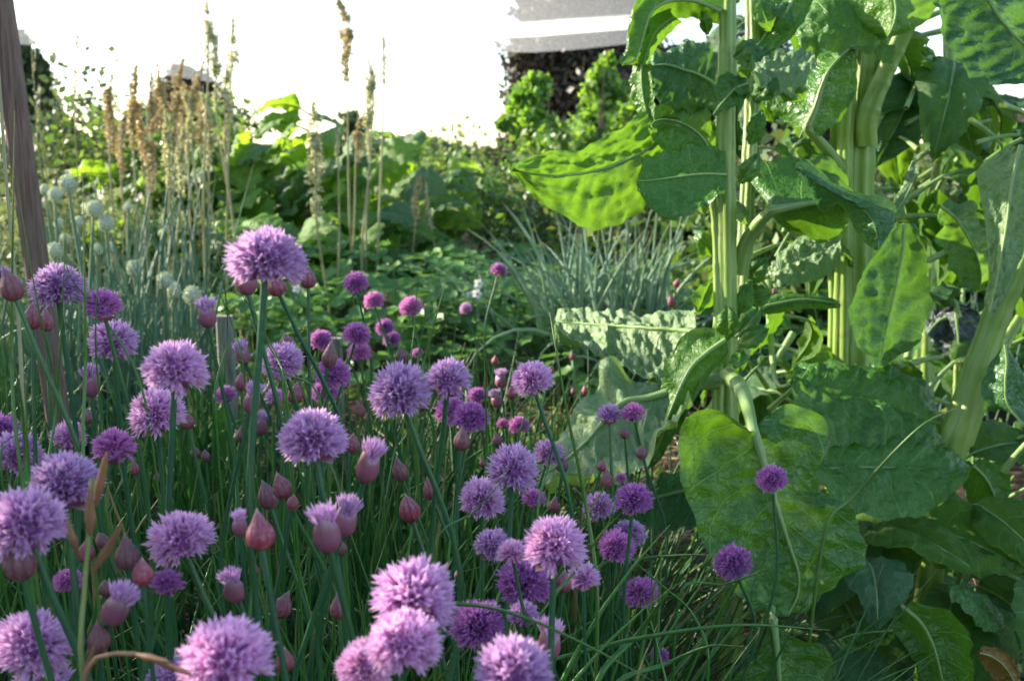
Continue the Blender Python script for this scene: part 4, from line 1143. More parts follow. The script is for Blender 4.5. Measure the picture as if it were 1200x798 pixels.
LG = 'separate chive leaves standing out of the clump'
CL = [
 ([(252, 470), (266, 400), (262, 330), (241, 262)], .75, 2.2, 'long thin chive leaf rising straight left of the highest flower'),
 ([(330, 440), (312, 395), (283, 345), (244, 303)], .72, 2.2, 'chive leaf crossing the highest flower stem, upper of two'),
 ([(335, 455), (318, 410), (288, 368), (246, 337)], .66, 3.2, 'broader chive leaf crossing the highest flower stem, lower of two'),
 ([(375, 470), (330, 437), (295, 425), (254, 418)], .70, 2.2, 'chive leaf lying almost level in front of the shaggy flower'),
 ([(488, 480), (496, 430), (510, 375), (526, 318)], 1.0, 4.2, 'broad pale chive blade right of the distant purple flowers', 'chive_leaf_light'),
 ([(486, 470), (490, 420), (498, 370), (507, 322)], 1.05, 2.6, 'pale chive blade left of the broad one', 'chive_leaf_light'),
 ([(482, 430), (486, 380), (490, 330), (496, 297)], 1.1, 1.6, 'thin chive blade tallest beside the pale blades'),
 ([(520, 470), (530, 410), (538, 360), (547, 322)], 1.1, 1.8, 'thin chive blade rising past the tiny lone purple head'),
 ([(700, 700), (688, 600), (666, 490), (650, 400), (644, 366)], .80, 5.0, 'long light green chive leaf bowing down in front of the pale chard leaf', 'chive_leaf_light'),
 ([(566, 620), (570, 540), (569, 460), (566, 385)], .85, 4.0, 'upright dark chive leaf left of the wide purple flower'),
 ([(630, 600), (642, 550), (650, 500), (655, 462)], .66, 3.5, 'bent grey-green chive leaf in front of the lilac flower by the chard'),
 ([(645, 715), (672, 672), (705, 625), (733, 596)], .62, 5.0, 'thick chive leaf slanting up right over the brush-shaped head'),
 ([(470, 716), (540, 708), (600, 718), (680, 752), (780, 806)], .55, 5.5, 'thick chive leaf arching across the bottom flowers'),
 ([(600, 800), (690, 762), (780, 742), (870, 732), (972, 738)], .80, 5.5, 'longest chive leaf lying level across the dark soil at the bottom'),
 ([(700, 668), (750, 655), (800, 650), (842, 650)], .95, 5.0, 'level chive leaf ending at the purple flower by the chard leaf'),
 ([(970, 612), (1000, 582), (1050, 527), (1085, 495), (1121, 478)], 1.02, 4.5, 'thin chive leaf crossing the dark chard leaves at the right', 'chive_leaf_light'),
 ([(800, 690), (850, 684), (885, 672), (915, 657)], .95, 4.0, 'chive leaf with a withered white tip below the biggest chard leaf'),
 ([(830, 770), (812, 720), (775, 685), (728, 645)], .86, 3.6, 'chive leaf with a brown tip bending left over a purple flower'),
 ([(700, 800), (745, 745), (775, 705), (788, 686)], .80, 8.0, 'broad flat chive leaf cut off short beside the lone round purple flower'),
 ([(720, 806), (780, 778), (830, 757), (872, 757)], .84, 7.0, 'broad chive leaf slanting low beneath the purple flowers at right'),
 ([(780, 806), (830, 740), (860, 690), (880, 655)], 1.0, 5.0, 'chive leaf rising steeply under the biggest chard leaf'),
 ([(99, 560), (100, 430), (99, 330), (97, 205)], .62, 4.6, 'tallest upright chive leaf right of the wooden post', 'chive_leaf_light'),
 ([(50, 620), (66, 480), (74, 340), (80, 215)], .60, 3.6, 'upright chive leaf in front of the flower beside the post'),
 ([(110, 600), (72, 470), (45, 360), (18, 205)], .64, 3.6, 'chive leaf leaning left across the wooden post'),
 ([(20, 520), (14, 420), (15, 260), (17, 130)], .66, 4.4, 'broad light chive leaf standing in front of the wooden post', 'chive_leaf_light'),
 ([(170, 470), (120, 370), (80, 320), (75, 250)], .7, 2.5, 'curved chive leaf between the post flower and the tufted one'),
 ([(125, 600), (120, 500), (112, 400), (118, 270)], .7, 3.2, 'upright chive leaf left of the tufted half-open flower'),
 ([(30, 640), (30, 540), (22, 450), (0, 380)], .55, 7.0, 'wide blurred chive leaf by the left edge'),
 ([(32, 640), (34, 560), (31, 500), (30, 440)], .5, 6.0, 'wide chive leaf in front of the purple flower by the left edge'),
 ([(290, 800), (294, 700), (293, 620), (292, 540)], .50, 5.0, 'dark upright chive leaf crossing the ragged opening flower'),
 ([(0, 532), (30, 505), (50, 485), (58, 478)], .72, 2.5, 'short chive leaf slanting up at the left edge'),
 ([(285, 430), (272, 380), (255, 340), (232, 300)], .9, 1.8, 'thin chive leaf behind the splitting tufted bud'),
 ([(510, 640), (555, 600), (590, 560), (598, 540)], .60, 3.5, 'chive leaf rising to the round lilac flower'),
 ([(400, 590), (378, 530), (350, 520), (322, 512)], .62, 3.5, 'chive leaf folded over with a pale bend below the big lilac ball'),
 ([(610, 340 + 160), (640, 470), (600, 440), (570, 430)], .9, 2.2, 'thin dark chive leaf crossing under the wide purple flower'),
]
for row in CL:
    pts, d, wpx, lab = row[:4]; mt = row[4] if len(row) > 4 else 'chive_leaf'
    A3 = [P(x, y, d + .02 * math.sin(j * 1.7)) for j, (x, y) in enumerate(pts)]
    lo = A3[0]
    foot = np.array([lo[0] * .94 - .01, lo[1] + .03, .0])
    if lo[2] > .05: A3 = [foot, foot * .5 + lo * .5 + np.array([.004, 0, .02])] + A3
    S = spline(np.array(A3), 44)
    tt = np.linspace(0, 1, 44)
    rr = max(wpx / F * d / 2, .0008) * np.clip((1 - tt) * 3.2, .08, 1) ** .7
    V, Fc, U = tubes(S, rr, 8)
    o = wobj('chive_leaf', V, Fc, M[mt], None, U, origin=foot)
    tag(o, lab, 'leaf', LG)

# ---------------------------------------------------------------- dry grass in front, left
def spikelet(c, dr, L, wd, g):
    n = 9
    tt = np.linspace(0, 1, n)
    C_ = c + np.outer(tt, dr * L)
    r_ = wd * np.sin(np.pi * np.clip(tt * .9 + .08, 0, 1)) ** .8 + .0001
    V, Fc, U = tubes(C_, r_, 8)
    ctr = C_.repeat(8, 0)
    # flattened, with overlapping scales
    V = V + (np.sin(U[:, :1] * 38) * .12) * (V - ctr)
    return V, Fc, U


gr = tag(empty('dry_grass', ground_pt(98, .46)), 'thin flowering grass with blurred brown spikelets among the front left chives', 'grass stalk')
S = spline(np.array([[P(98, 399, .46)[0], .46, 0], P(96, 790, .45), P(98, 700, .45), P(103, 640, .45), P(108, 560, .45)]), 30)
V, Fc, U = tubes(S, np.full(30, .0011), 6); wobj('stem', V, Fc, M['grass_stem'], gr, U)
for (x0, y0, x1, y1, wd) in [(106, 628, 105, 572, .0019), (112, 592, 125, 530, .0017), (108, 672, 143, 614, .0015), (92, 650, 78, 608, .0014), (96, 800, 112, 752, .0013)]:
    a, b = P(x0, y0, .45), P(x1, y1, .44); L = np.linalg.norm(b - a)
    V, Fc, U = spikelet(a, (b - a) / L, L, wd, g); wobj('spikelet', V, Fc, M['grass_head'], gr, U)
gr = tag(empty('dry_grass', ground_pt(90, .42)), 'pinkish grass plume bent level over the bottom left flowers', 'grass stalk')
S = spline(np.array([[P(100, 399, .42)[0], .42, 0], P(96, 830, .41), P(108, 775, .41), P(140, 765, .41), P(175, 770, .41), P(225, 790, .41)]), 34)
V, Fc, U = tubes(S, np.full(34, .0009), 6); wobj('stem', V, Fc, M['grass_head'], gr, U)
for (x0, y0, x1, y1, wd) in [(158, 766, 200, 776, .0012), (175, 772, 225, 790, .0011), (40, 730, 75, 765, .0014)]:
    a, b = P(x0, y0, .41), P(x1, y1, .40); L = np.linalg.norm(b - a)
    if x0 < 100:
        continue
    V, Fc, U = spikelet(a, (b - a) / L, L, wd, g); wobj('spikelet', V, Fc, M['grass_head'], gr, U)

# dry straw-coloured stem before the post
S = spline(np.array([[P(40, 399, .9)[0], .92, 0], P(34, 560, .9), P(22, 380, .9), P(8, 220, .9), P(-2, 80, .9)]), 30)
V, Fc, U = tubes(S, np.linspace(.0022, .0012, 30), 8)
tag(wobj('dry_stem', V, Fc, M['seed_stem'], None, U, origin=S[0]), 'thin pale dry stem leaning left in front of the wooden post', 'dry stem')
# ---------------------------------------------------------------- wooden post and pegs
def beam(p0, p1, wx, wy, name, mat, label, cat, bev=.004, group=None):
    p0, p1 = np.array(p0), np.array(p1)
    n = 24; tt = np.linspace(0, 1, n)
    pr = [(-1, -1 + .2), (-1 + .2, -1), (1 - .2, -1), (1, -1 + .2), (1, 1 - .2), (1 - .2, 1), (-1 + .2, 1), (-1, 1 - .2)]
    V = []
    for i, t in enumerate(tt):
        c = p0 + (p1 - p0) * t
        for j, (a, b) in enumerate(pr):
            f = 1 + .05 * nz(t * 9, j * .7, 3)
            V.append(c + np.array([a * wx * f, b * wy * f, 0]))
    idx = np.arange(n * 8).reshape(n, 8)
    a = idx[:-1]; b = np.roll(a, -1, 1); c = idx[1:]; d = np.roll(c, -1, 1)
    Fc = np.stack([a, b, d, c], -1).reshape(-1, 4)
    top = idx[-1]
    cap = [[top[0], top[1], top[2], top[3]], [top[0], top[3], top[4], top[7]], [top[7], top[4], top[5], top[6]]]
    Fc = np.concatenate([Fc, np.array(cap)])
    o = wobj(name, V, Fc, M[mat], None, None, smooth=False, origin=p0)
    return tag(o, label, cat, group)


beam([P(50, 399, 1.5)[0], 1.56, 0], P(-8, -60, 1.5), .0150, .010, 'wooden_post', 'wood', 'dark weathered wooden post leaning at the left edge of the bed', 'post')
for (px, top, d, lab) in [(263, 370, 1.9, 'short grey wooden peg left of the shaggy chive flower'), (392, 396, 2.1, 'short grey wooden peg behind the small purple chive flowers')]:
    q = P(px, top, d)
    beam([q[0] + .005, q[1], -.02], q, .013, .012, 'wooden_peg', 'grey_wood', lab, 'peg', group='grey wooden pegs')

# ---------------------------------------------------------------- alliums gone to seed behind, left
def onion_head_mesh(seed):
    g = np.random.default_rng(seed)
    d = fib_dirs(g, 260, R_(160), 1.0, .05)
    C_ = d * g.uniform(.72, 1.0, (len(d), 1)); C_[:, 2] *= 1.08
    a = nrm(d + g.normal(size=d.shape) * .35); b = nrm(np.cross(a, rdir(len(d), g))); c = np.cross(a, b)
    V1, F1 = quads(C_, a * .14, b * .085); V2, F2 = quads(C_, a * .14, c * .085)
    core = lathe([(-.8, .1), (-.6, .5), (0, .8), (.6, .55), (.85, .05)], 14)
    V = np.concatenate([V1, V2, core[0]]); Fc = np.concatenate([F1, F2 + len(V1), core[1] + 2 * len(V1)])
    return make_mesh('seed_head', V, Fc, M['onion_head'])


OM = [onion_head_mesh(300 + i) for i in range(4)]
ON = [(79, 216, 22, 'topmost round grey-green seed head beside the post'), (64, 228, 17, 'seed head behind and left of the topmost one'), (52, 222, 12, 'small seed head close to the post'),
      (110, 245, 20, 'round seed head right of the topmost one'), (124, 262, 20, 'oval seed head lower right of the round one'), (69, 262, 12, 'small seed head in the middle of the group'),
      (92, 260, 13, 'small seed head between two larger ones'), (64, 294, 20, 'blurred seed head just above the wide lilac flower'), (76, 280, 13, 'small seed head over the blurred one'),
      (113, 293, 14, 'seed head half hidden in leaves above the tufted flower'), (130, 290, 12, 'small seed head at the right of the hidden one'), (156, 314, 18, 'seed head deep among blue-green leaves'),
      (193, 329, 20, 'left seed head of the close pair'), (203, 340, 19, 'right seed head of the close pair'), (225, 346, 22, 'lone grey seed head above the left grey peg'),
      (150, 243, 11, 'tiny far seed head in front of the dock stalks'), (47, 240, 10, 'tiny far seed head touching the post')]
for i, (x, y, dia, lab) in enumerate(ON):
    r = random.Random(900 + i)
    d = .034 * F / dia * (1.0 if dia > 15 else .72); d = min(d, 2.9)
    c = P(x, y, d); rad = dia / F * d / 2
    base = np.array([c[0] + r.uniform(-.05, .05), c[1] + r.uniform(-.03, .05), 0])
    root = tag(empty('seeding_onion', base), 'onion stalk with ' + lab if len(lab.split()) < 12 else lab, 'onion', 'onions gone to seed behind the chives')
    S = spline(np.array([base, base * .5 + c * .5 + [r.uniform(-.02, .02), 0, 0], c]), 14)
    V, Fc, U = tubes(S, np.linspace(.005, .0032, 14), 8); wobj('stem', V, Fc, M['onion_leaf'], root, U)
    link('seed_head', OM[i % 4], root, Vector(c) - Vector(base), Matrix.Rotation(r.uniform(0, 6), 4, 'Z').to_quaternion(), rad)


def blades(name, centre, n, h, spread, lean, wd, mat, label, cat, seed, group=None, bend=.5, flat=False):
    g = np.random.default_rng(seed); K = 10; t = np.linspace(0, 1, K)
    C = np.zeros((n, K, 3)); Rd = np.zeros((n, K))
    for i in range(n):
        az = g.uniform(0, 6.28); ln = abs(g.normal(0, lean)); L = h * g.uniform(.65, 1.1); bd = abs(g.normal(0, bend))
        if g.random() < .1: bd += 1.2
        ang = ln + bd * t ** 1.7; ds = L / (K - 1)
        hx = np.concatenate([[0], np.cumsum(np.sin(ang[1:]) * ds)]); hz = np.concatenate([[0], np.cumsum(np.cos(ang[1:]) * ds)])
        rr = spread * math.sqrt(g.random()); ra = g.uniform(0, 6.28)
        C[i, :, 0] = centre[0] + rr * math.cos(ra) + hx * math.cos(az); C[i, :, 1] = centre[1] + rr * math.sin(ra) + hx * math.sin(az); C[i, :, 2] = np.maximum(hz, .01)
        Rd[i] = wd * g.uniform(.7, 1.2) * np.clip((1 - t) * 1.8, .05, 1) ** .8
    V, Fc, U = tubes(C, Rd, 6)
    o = wobj(name, V, Fc, M[mat], None, U, origin=np.array([centre[0], centre[1], 0]))
    return tag(o, label, cat, group)


for i, (px, d, n, h, lab) in enumerate([(40, 2.0, 60, .42, 'dense blue-green onion foliage right behind the wooden post'), (95, 1.8, 60, .46, 'onion foliage under the topmost round seed heads'),
                                        (150, 1.85, 70, .50, 'onion foliage between the seed heads and the close pair'), (185, 2.2, 55, .62, 'tallest blue-green onion leaves in front of the rhubarb'),
                                        (110, 2.5, 60, .5, 'far onion foliage beneath the dry dock stalks'), (215, 1.9, 34, .33, 'low sprawling onion leaves under the lone grey seed head'), (-10, 1.8, 40, .5, 'onion foliage cut by the left edge behind the post')]):
    p = P(px, 399, d + .40)
    blades('onion_clump', (p[0], p[1]), n, h, .14, .16, .0042, 'onion_leaf', lab, 'onion', 500 + i, 'onion foliage clumps', .35)

blades('leek_clump', (P(718, 399, 3.0)[0], 3.0), 150, .56, .16, .40, .006, 'leek', 'spreading clump of pale blue-green leek blades under the long glowing chard leaf', 'leeks', 530, bend=.7)
blades('leek_clump', (P(640, 399, 3.1)[0], 3.1), 50, .42, .14, .5, .005, 'leek', 'smaller leek tuft left of the spreading clump', 'leeks', 531, bend=.8)
blades('grass_tuft', (P(620, 399, 1.75)[0], 1.75), 90, .26, .16, .6, .0014, 'chive_leaf_light', 'tangled tuft of pale thin grass by the straw mulch', 'grass', 532, bend=1.0)
blades('grass_tuft', (P(560, 399, 1.95)[0], 1.95), 80, .30, .16, .5, .0016, 'chive_leaf', 'tangled green grass tuft in front of the strawberry bed', 'grass', 533, bend=1.0)
blades('grass_tuft', (P(1100, 399, 2.4)[0], 2.4), 70, .42, .2, .2, .002, 'onion_leaf', 'upright grassy leaves seen between the chard leaves at right', 'grass', 534, bend=.3)

# ---------------------------------------------------------------- strawberries
def strawberry_bed():
    g = np.random.default_rng(77)
    n = 3000
    Y = g.uniform(2.75, 6.1, n); X = np.zeros(n)
    for i in range(n): X[i] = g.uniform(-.27 * Y[i] - .02, .62 * Y[i])
    Z = np.array([.27 + .07 * nz(x * 1.6, y * 1.6, 4) for x, y in zip(X, Y)])
    edge = np.clip((Y - 2.75) / .35, 0, 1)
    Z = (Z * (.25 + .75 * edge)) * g.uniform(.55, 1.1, n) + .015
    VV, FF, UU = [], [], []; c0 = 0
    gx = np.array([-1, -.5, 0, .5, 1.0]); gy = np.array([0, .3, .6, .85, 1.0]); prof = np.array([.25, .8, 1.0, .75, .3])
    for i in range(n):
        yaw = g.uniform(0, 6.28); s = g.uniform(.038, .062); tl = g.uniform(-.25, .55)
        nx_, ny_ = g.normal(0, .28), g.normal(-.2, .28)
        up = nrm(np.array([nx_, ny_, 1.0]))
        for k_ in range(3):
            a = yaw + (k_ - 1) * 2.0
            f = np.array([math.cos(a), math.sin(a), 0]); f = nrm(f - up * np.dot(f, up)); sd = np.cross(up, f)
            xx, yy = np.meshgrid(gx, gy)
            w_ = prof[:, None] * .42 * xx
            zz = .13 * np.abs(xx) - .25 * tl * yy ** 2 + .04 * np.sin(yy * 9) * np.abs(xx)
            Pn = np.array([X[i], Y[i], Z[i]]) + s * (sd * w_[..., None] + f * (yy[..., None] + .08) + up * zz[..., None])
            VV.append(Pn.reshape(-1, 3)); ii = np.arange(25).reshape(5, 5) + c0
            FF.append(np.stack([ii[:-1, :-1], ii[:-1, 1:], ii[1:, 1:], ii[1:, :-1]], -1).reshape(-1, 4)); c0 += 25
    # runners and leaf stems
    m = 1300
    Cn = np.zeros((m, 5, 3)); k5 = np.linspace(0, 1, 5)
    for i in range(m):
        b = np.array([X[i] + g.normal(0, .03), Y[i] + g.normal(0, .03), 0]); tp = np.array([X[i], Y[i], Z[i]])
        Cn[i] = b + (tp - b) * k5[:, None]
    Vs, Fs, Us = tubes(Cn, np.full((m, 5), .0015), 4)
    V = np.concatenate(VV + [Vs]); Fc = np.concatenate(FF + [Fs + c0])
    o = wobj('strawberry_foliage', V, Fc, M['strawberry'], None, None, origin=np.zeros(3))
    tag(o, 'low bed of overlapping dull green strawberry leaves', 'strawberry bed', kind='stuff')


strawberry_bed()


def star_flower(x, y, d, label):
    c = P(x, y, d); base = np.array([c[0], c[1] + .02, 0])
    root = tag(empty('strawberry_flower', base), label, 'flower', 'white strawberry flowers')
    V, Fc, U = tubes(spline(np.array([base, c - [0, 0, .02], c]), 6), np.full(6, .0012), 5); wobj('stem', V, Fc, M['chive_stem'], root, U)
    Vp, Fp = [], []
    for k_ in range(5):
        a = k_ * 1.2566; e = np.array([math.cos(a), -.45, math.sin(a)]); t_ = np.array([-math.sin(a), 0, math.cos(a)]); R = .011
        pts = [c, c + e * R * .5 - t_ * R * .45, c + e * R * 1.1 - t_ * R * .35, c + e * R * 1.2, c + e * R * 1.1 + t_ * R * .35, c + e * R * .5 + t_ * R * .45]
        n0 = len(Vp); Vp += pts; Fp += [[n0, n0 + 1, n0 + 2, n0 + 3], [n0, n0 + 3, n0 + 4, n0 + 5]]
    wobj('petals', Vp, np.array(Fp), M['white_petal'], root)
    cv, cf, cu = lathe([(-.003, .001), (0, .0035), (.003, .001)], 8); wobj('flower_centre', cv + c + [0, -.006, .0], cf, M['grass_head'], root)


for x, y, d, lab in [(561, 332, 2.9, 'upper white strawberry flower left of the lone purple head'), (559, 344, 2.85, 'lower white strawberry flower left of the lone purple head'),
                     (551, 346, 3.1, 'faint white strawberry flower beside the lower bright one'), (400, 337, 3.6, 'tiny white strawberry flower left of the highest distant purple flower'), (348, 338, 3.0, 'tiny white strawberry flower left of the lone pink bud')]:
    star_flower(x, y, d, lab)

# straw on the soil
g = np.random.default_rng(5)
n = 900
C_ = np.stack([g.uniform(.0, .75, n), g.uniform(1.6, 2.7, n), g.uniform(.005, .05, n)], -1)
a = rdir(n, g); a[:, 2] *= .25; a = nrm(a); b = nrm(np.cross(a, rdir(n, g)))
V, Fc = quads(C_, a * g.uniform(.02, .07, (n, 1)), b * .0022)
tag(wobj('straw_mulch', V, Fc, M['straw'], None, origin=np.zeros(3)), 'loose yellow-brown straw on the soil before the strawberries', 'straw', kind='stuff')
n = 1500
C_ = np.stack([g.uniform(-1.3, .2, n), g.uniform(1.5, 3.1, n), g.uniform(.0, .03, n)], -1)
a = rdir(n, g); a[:, 2] *= .4; a = nrm(a); b = nrm(np.cross(a, rdir(n, g)))
V, Fc = quads(C_, a * g.uniform(.006, .025, (n, 1)), b * .005)
tag(wobj('plant_litter', V, Fc, M['straw'], None, origin=np.zeros(3)), 'dry leaf bits scattered over the bare dark soil', 'plant litter', kind='stuff')
# low weeds on the soil
n = 2600
cx = g.uniform(-1.5, 1.3, 130); cy = g.uniform(1.4, 3.0, 130)
k_ = g.integers(0, 130, n)
C_ = np.stack([cx[k_] + g.normal(0, .035, n), cy[k_] + g.normal(0, .035, n), np.abs(g.normal(0, .035, n)) + .01], -1)
V, Fc = flakes(C_, .013, g, .6)
tag(wobj('low_weeds', V, Fc, M['shrub_green'], None, origin=np.zeros(3)), 'small green weeds dotted over the soil between the beds', 'weeds', kind='stuff')

# ---------------------------------------------------------------- rhubarb
def rhubarb(px, d, n, h, rad, seed, label):
    d *= 1.3; rad *= 1.25; h *= 1.1
    p = P(px, 399, d)
    root = tag(empty('rhubarb_plant', (p[0], p[1], 0)), label, 'rhubarb', 'rhubarb plants behind the strawberry bed')
    r = random.Random(seed)
    for i in range(int(n * 1.75)):
        az = r.uniform(0, 6.28); f = r.uniform(.62, 1.0) if r.random() < .6 else math.sqrt(r.random())
        if r.random() < .62: az = -math.pi / 2 + r.uniform(-1.5, 1.5)
        rr = rad * f
        z = h * (1 - .42 * f * f) * r.uniform(.42, 1.0)
        o_ = Vector((math.cos(az), math.sin(az), 0))
        y = o_ * 1.0 + Vector((0, 0, r.uniform(-.7, .45 if z < .7 * h else 0))); up = Vector((0, 0, 1)) + o_ * r.uniform(.1, 1.0) + Vector((r.uniform(-1.3, .0), r.uniform(-1.0, .1), 0)) * (1 if z < .7 * h else .35)
        put_leaf(RT[r.randrange(5)], r.choice((0, 0, 1)), root, Vector((p[0], p[1], z)) + o_ * rr, y, up, r.uniform(.12, .19))
    return root


for i, a in enumerate([(225, 3.3, 26, .50, .26, 1, 'bright rhubarb at the left of the patch, above the onion heads'), (265, 3.75, 26, .72, .30, 2, 'rhubarb with yellow-green leaves behind the highest chive flower'),
                       (335, 3.9, 34, .92, .32, 3, 'tallest rhubarb, its leaf tops against the sky'), (405, 3.8, 30, .82, .32, 4, 'rhubarb with dark leaves around the pale seed spike'),
                       (458, 4.2, 26, .76, .28, 5, 'rhubarb at the right end of the patch with an upright top leaf'), (300, 3.2, 22, .42, .26, 6, 'low rhubarb in front whose leaves hang over the soil'),
                       (400, 3.5, 20, .44, .28, 7, 'low shaded rhubarb behind the left end of the strawberries'), (205, 4.3, 22, .66, .3, 8, 'rhubarb half hidden behind the brown dock stalks')]):
    rhubarb(*a)

# ---------------------------------------------------------------- seed stalks against the sky
def spike_mesh(seed, n, wd, mat, branches=10, loose=1.0):
    """seed head of height 1 along +Z, narrow, with short steep branches"""
    g = np.random.default_rng(seed)
    Cs = []
    for b in range(branches):
        z0 = g.uniform(0, .85); az = g.uniform(0, 6.28); L = (1 - z0) * g.uniform(.2, .45) + .06; m = n // branches
        t = g.random(m)
        out = wd * g.uniform(.3, 1.0) * np.sqrt(t)
        Cs.append(np.stack([out * math.cos(az), out * math.sin(az), z0 + t * L], -1) + g.normal(size=(m, 3)) * np.array([.012, .012, .01]) * loose)
    m = n // 2
    Cs.append(np.stack([g.normal(0, .012, m), g.normal(0, .012, m), g.random(m)], -1))
    Cc_ = np.concatenate(Cs)
    Cc_[:, :2] *= (1.15 - .8 * np.clip(Cc_[:, 2:3], 0, 1))
    gate = np.array([nz(z_ * 7, seed, 0) for z_ in Cc_[:, 2]]); Cc_ = Cc_[gate > g.uniform(-.55, .25, len(Cc_))]
    bx, by = g.uniform(-.10, .10, 2)
    Cc_[:, 0] += bx * np.clip(Cc_[:, 2], 0, 2) ** 2.5 + .02 * np.sin(Cc_[:, 2] * 6 + seed); Cc_[:, 1] += by * np.clip(Cc_[:, 2], 0, 2) ** 2.5
    V, Fc = flakes(Cc_, .022, g, .55)
    return make_mesh('seed_head', V, Fc, M[mat])


SPB = [spike_mesh(600 + i, 900, .11, 'dock_brown', 13, 1.5) for i in range(4)]
SPP = [spike_mesh(620 + i, 800, .085, 'seed_pale', 12, 1.4) for i in range(4)]
SPL = [spike_mesh(640 + i, 420, .12, 'seed_pale', 9, 2.2) for i in range(2)]
SK = [ # x top, y top, y lower end of the head, d, kind, label
 (131, 88, 190, 3.6, 'b', 'hooked brown dock spike farthest left against the sky'), (153, 80, 175, 3.7, 'b', 'thin brown dock spike second from the left'),
 (165, 108, 200, 3.9, 'b', 'brown dock spike behind the second one'), (180, 88, 180, 3.7, 'b', 'brown dock spike left of the hazy tree top'), (190, 75, 170, 3.9, 'b', 'brown dock spike whose tip bends left before the hazy tree top'),
 (203, 72, 165, 3.7, 'b', 'tall brown dock spike in the middle of the row'), (214, 95, 180, 3.8, 'b', 'shorter brown dock spike right of the middle one'), (228, 70, 160, 3.7, 'b', 'tall brown dock spike nearest the tall pale stalk'),
 (238, 100, 180, 3.9, 'b', 'brown dock spike behind the tall pale stalk'), (172, 125, 225, 3.4, 'b', 'low brown dock spike in front of the row'), (142, 140, 210, 3.4, 'b', 'low bent brown dock spike at the left of the row'),
 (197, 132, 220, 3.1, 'p', 'pale cream seed spike low in front of the dock'), (222, 108, 190, 3.3, 'p', 'pale slim seed spike right of the low cream one'), (245, 108, 200, 3.3, 'p', 'pale seed spike beside the tall loose stalk'), (208, 150, 230, 3.0, 'p', 'small pale seed spike between rhubarb and dock'),
 (243, -10, 75, 3.2, 'l', 'tallest loose pale seed stalk running out of the top edge'), (256, 30, 130, 3.2, 'p', 'tall pale seed stalk just right of the tallest loose one'), (272, 20, 120, 3.4, 'l', 'thin airy seed stalk right of the tall pale pair'), (265, 80, 170, 3.2, 'p', 'pale seed spike under the thin airy stalk'),
 (372, 122, 255, 3.2, 'p', 'long cream seed spike in front of the dark rhubarb leaves'), (393, 150, 200, 3.5, 'p', 'short cream seed spike right of the long one'),
 (410, -5, 95, 3.7, 'b', 'tall solitary golden brown dock spike reaching the top edge'), (448, 40, 100, 3.7, 'l', 'thin light brown seed stalk right of the solitary dock spike'), (436, 65, 120, 3.8, 'b', 'short golden dock spike left of the thin seed stalk'),
 (428, 92, 190, 3.7, 'p', 'pale brown seed spike rising behind the right rhubarb'), (420, 130, 190, 3.9, 'b', 'brown seed spike low behind the right rhubarb'),
 (488, 205, 265, 4.2, 'b', 'reddish brown spike left of the green shrubs'), (500, 215, 270, 4.3, 'p', 'pale brown spike beside the reddish one'),
 (36, 42, 110, 3.6, 'n', 'dark thin stalk rising right beside the post top'), (85, 22, 150, 3.8, 'n', 'very thin solitary stalk against the empty sky at left'), (45, 100, 170, 3.6, 'n', 'thin brown-tipped stalk right of the post'),
]
SPN = [spike_mesh(660 + i, 60, .02, 'dock_brown', 6) for i in range(2)]
for i, (x, yt, yb, d, kd, lab) in enumerate(SK):
    r = random.Random(700 + i)
    tp, bt = P(x, yt, d), P(x + r.uniform(-4, 6), yb, d)
    base = np.array([bt[0] + r.uniform(-.08, .1), bt[1] + r.uniform(-.05, .1), 0])
    root = tag(empty('seed_stalk', base), lab, 'seed stalk', 'dry seed stalks against the sky')
    S = spline(np.array([base, base * .45 + bt * .55 + [r.uniform(-.02, .02), 0, 0], bt, tp]), 26)
    V, Fc, U = tubes(S, np.linspace(.006, .0018, 26) * (.6 if kd == 'n' else 1), 6); wobj('stem', V, Fc, M['seed_stem' if kd != 'n' else 'grass_stem'], root, U)
    ax = Vector(tp - bt); H = ax.length
    ms = {'b': SPB, 'p': SPP, 'l': SPL, 'n': SPN}[kd]
    q = Vector((0, 0, 1)).rotation_difference(ax.normalized()) @ Matrix.Rotation(r.uniform(0, 6), 4, 'Z').to_quaternion()
    wsc = {'b': .36, 'p': .36, 'l': .32, 'n': .25}[kd] / .27
    link('seed_head', ms[i % len(ms)], root, Vector(bt) - Vector(base), q, (H * wsc * r.uniform(.8, 1.2), H * wsc, H))

# ---------------------------------------------------------------- shrubs, saplings, trees
def crown_mesh(name, blobs, n, size, mat, seed, asp=.6, shell=.55, up=None):
    """leaf faces through a union of blobs (cx,cy,cz,rx,ry,rz), thicker towards each blob's outside, in clumps"""
    g = np.random.default_rng(seed)
    vol = np.array([b[3] * b[4] * b[5] for b in blobs]) ** .7; vol = vol / vol.sum()
    nc = max(6, n // 20)
    k_ = g.choice(len(blobs), nc, p=vol); B = np.array(blobs)[k_]
    d = rdir(nc, g); rr = g.uniform(shell, 1.05, (nc, 1))
    cc = B[:, :3] + d * rr * B[:, 3:6]
    j = g.integers(0, nc, n); sp = B[j, 3:6].min(axis=1, keepdims=True) * .27
    C_ = cc[j] + g.normal(size=(n, 3)) * sp
    V, Fc = flakes(C_, size, g, asp, up, 1.0)
    return V, Fc


